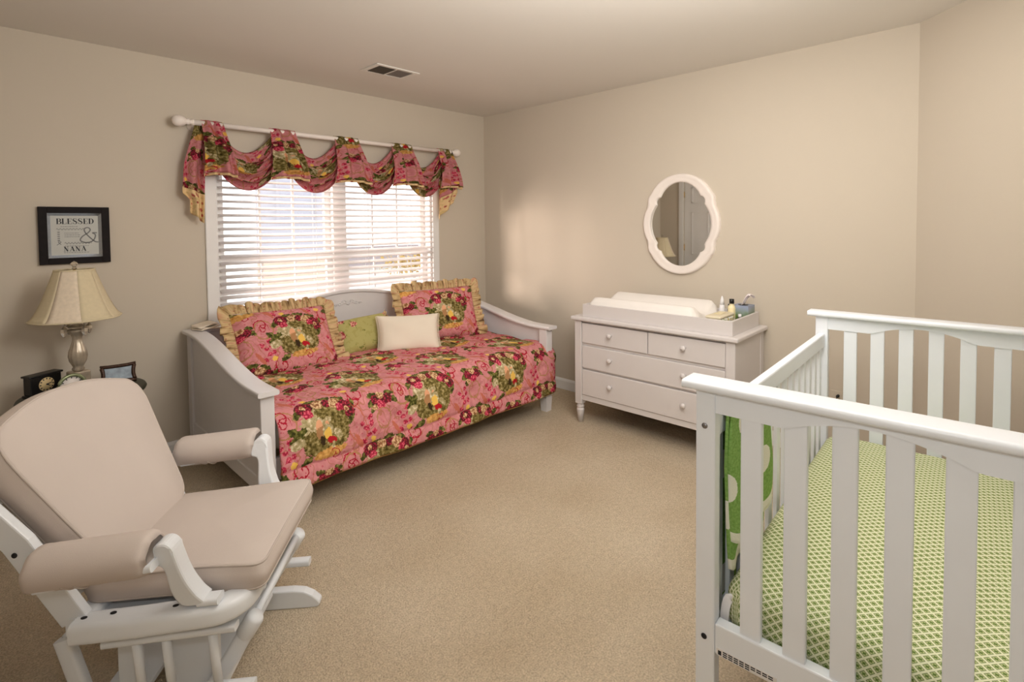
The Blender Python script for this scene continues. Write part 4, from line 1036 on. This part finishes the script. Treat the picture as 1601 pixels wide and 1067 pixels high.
for i in range(64):
    a=2*PI*i/64; x=math.cos(a); z=math.sin(a); sq=max(abs(x),abs(z)); x,z=x/sq,z/sq
    ol.append((.066*x*(1+.10*abs(z)**3-.02*math.cos(z*PI)),.042*z*(1+.12*abs(x)**4-.05)))
mb=MB(); T=Matrix.Rotation(R(-16),3,'X')
add_tube(mb,[T@Vector((x,0,z+.05)) for x,z in ol],.0095,8,closed=True)
for i in range(0,64,2): 
    p=T@Vector((ol[i][0],-.006,ol[i][1]+.05)); add_lathe(mb,[(0,-.006),(.006,0),(0,.006)],p,6)
mb.build('frame',M['bronze'],pf)
mb=MB(); add_prism(mb,[(x*.93,z*.9+.05) for x,z in ol],lambda x,z,y:tuple(T@Vector((x,y,z))),-.001,.003); mb.build('photo',M['photo'],pf)
mb=MB(); add_prism(mb,[(-.012,0.006),(.012,.006),(.008,.07),(-.008,.07)],lambda x,z,y:(x,.045-z*.35+y,z),0,.003); mb.build('easel',M['bronze'],pf)

# ------------------------------------------------------------------ framed saying on the wall
pc=thing('framed_print','black framed grey print with BLESSED and NANA lettering above the lamp','picture',(-3.082,-.001,1.372))
PW,PH=.151,.155
mb=MB()
def ringbox(mb,w0,h0,w1,h1,y0,y1):
    for a in ((-w0,-w1,-h0,h0),(w1,w0,-h0,h0),(-w1,w1,h1,h0),(-w1,w1,-h0,-h1)): add_box(mb,a[0],a[1],y0,y1,a[2],a[3])
ringbox(mb,PW,PH,PW-.036,PH-.034,-.026,-.001); mb.build('frame',M['blackwood'],pc,bevel=.002)
a,b,c_,d_=PW-.036,PH-.034,PW-.050,PH-.048
v=[(x*a,-.022,z*b) for x,z in ((-1,-1),(1,-1),(1,1),(-1,1))]+[(x*c_,-.008,z*d_) for x,z in ((-1,-1),(1,-1),(1,1),(-1,1))]
MB().add(v,[[i,(i+1)%4,(i+1)%4+4,i+4] for i in range(4)]).build('inner_bevel',M['silver'],pc)
pr=bx(-c_,c_,-.008,-.005,-d_,d_).build('print',M['print'],pc)
def stroke(mb,pts,w,x0,z0,s):
    if not isinstance(w,(list,tuple)): w=[w]*len(pts)
    P=[Vector((p[0],p[1],0)) for p in pts]; v=[]
    for i,p in enumerate(P):
        t=(P[min(i+1,len(P)-1)]-P[max(i-1,0)]).normalized(); n=Vector((-t.y,t.x,0))*w[i]/2
        for q in (p-n,p+n): v.append((x0+q.x*s,-.0084,z0+q.y*s))
    mb.add(v,[[2*i,2*i+1,2*i+3,2*i+2] for i in range(len(P)-1)])
K,k_=.2,.07
def arcp(cx,cy,rx,ry,a0,a1,n=10): return [(cx+rx*math.cos(R(lerp(a0,a1,i/n))),cy+ry*math.sin(R(lerp(a0,a1,i/n)))) for i in range(n+1)]
sers=lambda x,y,w=.34:([(x-w/2,y),(x+w/2,y)],.05)
GLY={'B':[([(.18,0),(.18,1)],K),([(.02,.02),(.4,.02)],.05),([(.02,.98),(.4,.98)],.05),(arcp(.38,.75,.24,.23,90,-90),[.05]+[.07,.1,.14,.18,.19,.18,.14,.1,.07]+[.05]),(arcp(.38,.26,.3,.24,90,-90),[.05]+[.07,.1,.14,.19,.2,.19,.14,.1,.07]+[.05]),([(.18,.51),(.4,.51)],.05)],
'L':[([(.18,0),(.18,1)],K),sers(.18,.98),([(.02,.02),(.66,.02)],.05),([(.65,0),(.65,.3)],.06)],
'E':[([(.18,0),(.18,1)],K),([(.02,.02),(.66,.02)],.05),([(.02,.98),(.64,.98)],.05),([(.65,0),(.65,.28)],.06),([(.63,1),(.63,.74)],.06),([(.18,.51),(.48,.51)],.05),([(.48,.4),(.48,.62)],.05)],
'S':[(arcp(.35,.75,.24,.23,30,180,8)+[(.16,.64),(.35,.51),(.54,.38)]+arcp(.35,.26,.26,.24,0,-150,8),[.06,.05,.05,.06,.08,.1,.12,.14,.16,.19,.22,.19,.16,.14,.12,.1,.08,.06,.05,.05,.06]),([(.56,.72),(.56,.98)],.06),([(.1,.02),(.1,.3)],.06)],
'D':[([(.18,0),(.18,1)],K),([(.02,.02),(.35,.02)],.05),([(.02,.98),(.35,.98)],.05),(arcp(.33,.5,.36,.48,90,-90,12),[.05,.06,.09,.13,.17,.2,.2,.2,.17,.13,.09,.06,.05])],
'N':[([(.14,0),(.14,1)],.06),([(.12,1),(.64,0)],K),([(.64,0),(.64,1)],.06),sers(.14,.02,.3),sers(.64,.98,.3),([(0,.98),(.2,.98)],.05)],
'A':[([(.1,0),(.4,1)],.06),([(.38,1),(.7,0)],K),([(.2,.32),(.58,.32)],.05),sers(.1,.02,.26),sers(.68,.02,.34)]}
def word(mb,txt,x0,z0,s,adv=.8):
    for i,ch in enumerate(txt):
        for p,w_ in GLY[ch]: stroke(mb,p,w_,x0+i*adv*s,z0,s)
mb=MB(); word(mb,'BLESSED',-.078,.062,.030,.76); word(mb,'NANA',-.050,-.087,.026,.95); mb.build('lettering',M['ink'],pr)
mb=MB()
stroke(mb,[(p.x,p.y) for p in catmull([(.095,.012,0),(.075,.012,0),(.088,0,0),(.078,-.03,0),(.05,-.042,0),(.022,-.03,0),(.03,-.008,0),(.055,.012,0),(.066,.03,0),(.055,.042,0),(.04,.034,0),(.044,.014,0),(.062,-.012,0),(.085,-.036,0),(.1,-.04,0)],5)],.006,0,0,1)
for z0,xa,xb in ((.048,-.06,.01),(.012,-.045,.012),(.002,-.045,.012),(-.008,-.045,.012),(-.058,-.045,.06),(-.094,-.05,.05)):
    x=xa
    while x<xb: wd=random.uniform(.004,.011); stroke(mb,[(x,z0),(x+wd,z0)],.0028,0,0,1); x+=wd+.003
for z0,xa,xb,am in ((.034,-.078,.04,.004),(-.043,-.045,.07,.005)):
    stroke(mb,[(lerp(xa,xb,i/60),z0+am*math.sin(i*.9)+.006*max(0,i/60-.6)*4*0) for i in range(61)],.0025,0,0,1)
for i in range(5): stroke(mb,[(-.074,.018-i*.011),(-.064,.018-i*.011)],.005,0,0,1)
stroke(mb,[(p.x,p.y) for p in catmull([(-.078,-.052,0),(-.06,-.036,0),(-.072,-.034,0),(-.06,-.05,0)],5)],.003,0,0,1)
mb.build('grey_lettering',M['inkgrey'],pr)

# ------------------------------------------------------------------ door seen in the mirror
do=thing('door_1','white panelled door with brass hinges in the left wall','door',(XL,0,0)); del do['category']; struct(do)
mb=MB()
for y0,y1 in ((DY1,DY1+.065),(DY0-.065,DY0)): add_box(mb,0,.018,y0,y1,0,DZ+.065)
add_box(mb,0,.018,DY0,DY1,DZ,DZ+.065); mb.build('casing',M['trim'],do,bevel=.004)
lf=MB(); add_box(lf,-.06,-.025,DY0+.004,DY1-.004,.012,DZ-.004); leaf=lf.build('leaf',M['trim'],do)
mb=MB()
for y0,y1 in ((DY0+.11,(DY0+DY1)/2-.05),((DY0+DY1)/2+.05,DY1-.11)):
    for z0,z1 in ((.2,.78),(.95,1.55),(1.68,1.9)):
        for a in ((y0,y1,z0,z0+.012),(y0,y1,z1-.012,z1),(y0,y0+.012,z0,z1),(y1-.012,y1,z0,z1)): add_box(mb,-.025,-.018,*a)
mb.build('panel_moulding',M['trim'],leaf)
for z in (.25,1.05,1.8):
    mb=MB(); add_tube(mb,[(-.02,DY1-.002,z-.045),(-.02,DY1-.002,z+.045)],.007,8); mb.build('hinge',M['brass'],do)
mb=MB(); add_lathe(mb,[(.026,0),(.026,.006),(.01,.012),(.01,.03),(.024,.04),(.028,.055),(.018,.068),(0,.07)],n=18); mb.v=[(-.025+v_[2],DY0+.07+v_[0],.95+v_[1]) for v_ in mb.v]; mb.build('knob',M['brass'],do)

# ------------------------------------------------------------------ outdoors beyond the window
g_=bx(-20,30,.6,45,-.75,-.7).build('ground',M['lawn']); struct(g_)
nh=thing('neighbor_house','pale neighbouring house with a gable roof seen through the blind','house',(1.12,6.8,-.7),R(-25))
bx(-.72,.75,0,3,1.55,5.2).build('upper_wall',M['siding'],nh)
bx(-.72,.75,-.02,3,0,1.55).build('lower_wall',M['stone'],nh)
mb=MB(); add_prism(mb,[(-1,5.15),(1.05,5.15),(0,6.4)],lambda x,z,y:(x,y,z),-.2,3.1); mb.build('roof',M['roof'],nh)
wf=bx(-.35,.35,-.05,0,2.2,3.5).build('window_frame',M['siding'],nh); bx(-.29,.29,-.06,-.05,2.26,3.44).build('pane',M['glassdark'],wf)
gh=thing('garage','low garage with a grey roof seen through the right window','house',(6.6,12,-.7))
bx(-2.6,2.6,0,4,0,.72).build('wall',M['garage'],gh)
mb=MB(); add_prism(mb,[(-.3,.68),(4.3,.68),(2,1.3)],lambda y,z,x:(x,y,z),-2.8,2.8); mb.build('roof',M['roof'],gh)
tr_=thing('shrub','low yellow autumn shrub beside the garage seen through the right window','shrub',(6.6,10.5,-.7))
mb=MB(); add_tube(mb,catmull([(0,0,0),(.05,0,.3),(-.05,.05,.6),(.1,0,.9)],5),[.06-.003*i for i in range(16)],8); mb.build('stem',M['bark'],tr_)
mb=MB()
for i in range(600):
    a=random.uniform(0,2*PI); e=random.gauss(0,.5); r=random.uniform(.3,1.0); c0=Vector((r*1.3*math.cos(a)*math.cos(e),r*.8*math.sin(a)*math.cos(e),.85+.5*math.sin(e)*r))
    d1=Vector((random.gauss(0,1),random.gauss(0,1),random.gauss(0,1))).normalized()*.07; d2=Vector((random.gauss(0,1),random.gauss(0,1),random.gauss(0,1))).normalized()*.05
    mb.add([c0-d1,c0+d2,c0+d1,c0-d2],[[0,1,2,3]])
mb.build('crown',M['leafy'],tr_)

# ------------------------------------------------------------------ light
wd=bpy.data.worlds.new('sky'); bpy.context.scene.world=wd; wd.use_nodes=True
bg=wd.node_tree.nodes['Background']; bg.inputs[0].default_value=(.97,.98,1,1); bg.inputs[1].default_value=3.2
def area(name,loc,target,size,power,col,sy=None,spread=None):
    l=bpy.data.lights.new(name,'AREA'); l.size=size; l.energy=power; l.color=col
    if sy: l.shape='RECTANGLE'; l.size_y=sy
    if spread: l.spread=spread
    o=bpy.data.objects.new(name,l); C.objects.link(o); o.location=loc
    o.rotation_euler=(Vector(target)-Vector(loc)).to_track_quat('-Z','Y').to_euler(); return o
area('ceiling_light',(-1.6,-2.9,2.40),(-1.6,-2.9,0),1.4,20,(1,.95,.89))
area('bounce_light',(-2.3,-3.4,1.95),(-1.7,-2.3,2.44),.8,46,(1,.965,.92))
fl=bpy.data.lights.new('flash','POINT'); fl.energy=14; fl.color=(.90,.96,1); fl.shadow_soft_size=.06
fo=bpy.data.objects.new('flash',fl); C.objects.link(fo); fo.location=(-3.46,-3.66,1.62)
area('low_sunlight',(-7.2,3.0,1.75),(0,-.6,1.45),2.2,170,(1,.82,.72),None,R(64))

# ------------------------------------------------------------------ camera
cd=bpy.data.cameras.new('camera'); co=bpy.data.objects.new('camera',cd); C.objects.link(co)
yaw,pitch,roll,f=R(44.06963),R(2.06482),R(-.55859),822.52
fw=Vector((math.cos(yaw)*math.cos(pitch),math.sin(yaw)*math.cos(pitch),-math.sin(pitch))); rt=Vector((math.sin(yaw),-math.cos(yaw),0)); up=rt.cross(fw)
r2=rt*math.cos(roll)+up*math.sin(roll); u2=up*math.cos(roll)-rt*math.sin(roll)
co.matrix_world=Matrix(((r2.x,u2.x,-fw.x,-3.490),(r2.y,u2.y,-fw.y,-3.743),(r2.z,u2.z,-fw.z,1.413),(0,0,0,1)))
cd.sensor_width=36; cd.sensor_fit='HORIZONTAL'; cd.lens=f/1601*36; cd.shift_y=-154.07/1601; cd.clip_start=.02
sc=bpy.context.scene; sc.camera=co
sc.view_settings.view_transform='Standard'; sc.view_settings.look='None'; sc.view_settings.exposure=-.13
sc.cycles.use_denoising=True; sc.cycles.max_bounces=8; sc.cycles.diffuse_bounces=4; sc.cycles.transparent_max_bounces=12; sc.cycles.sample_clamp_indirect=4
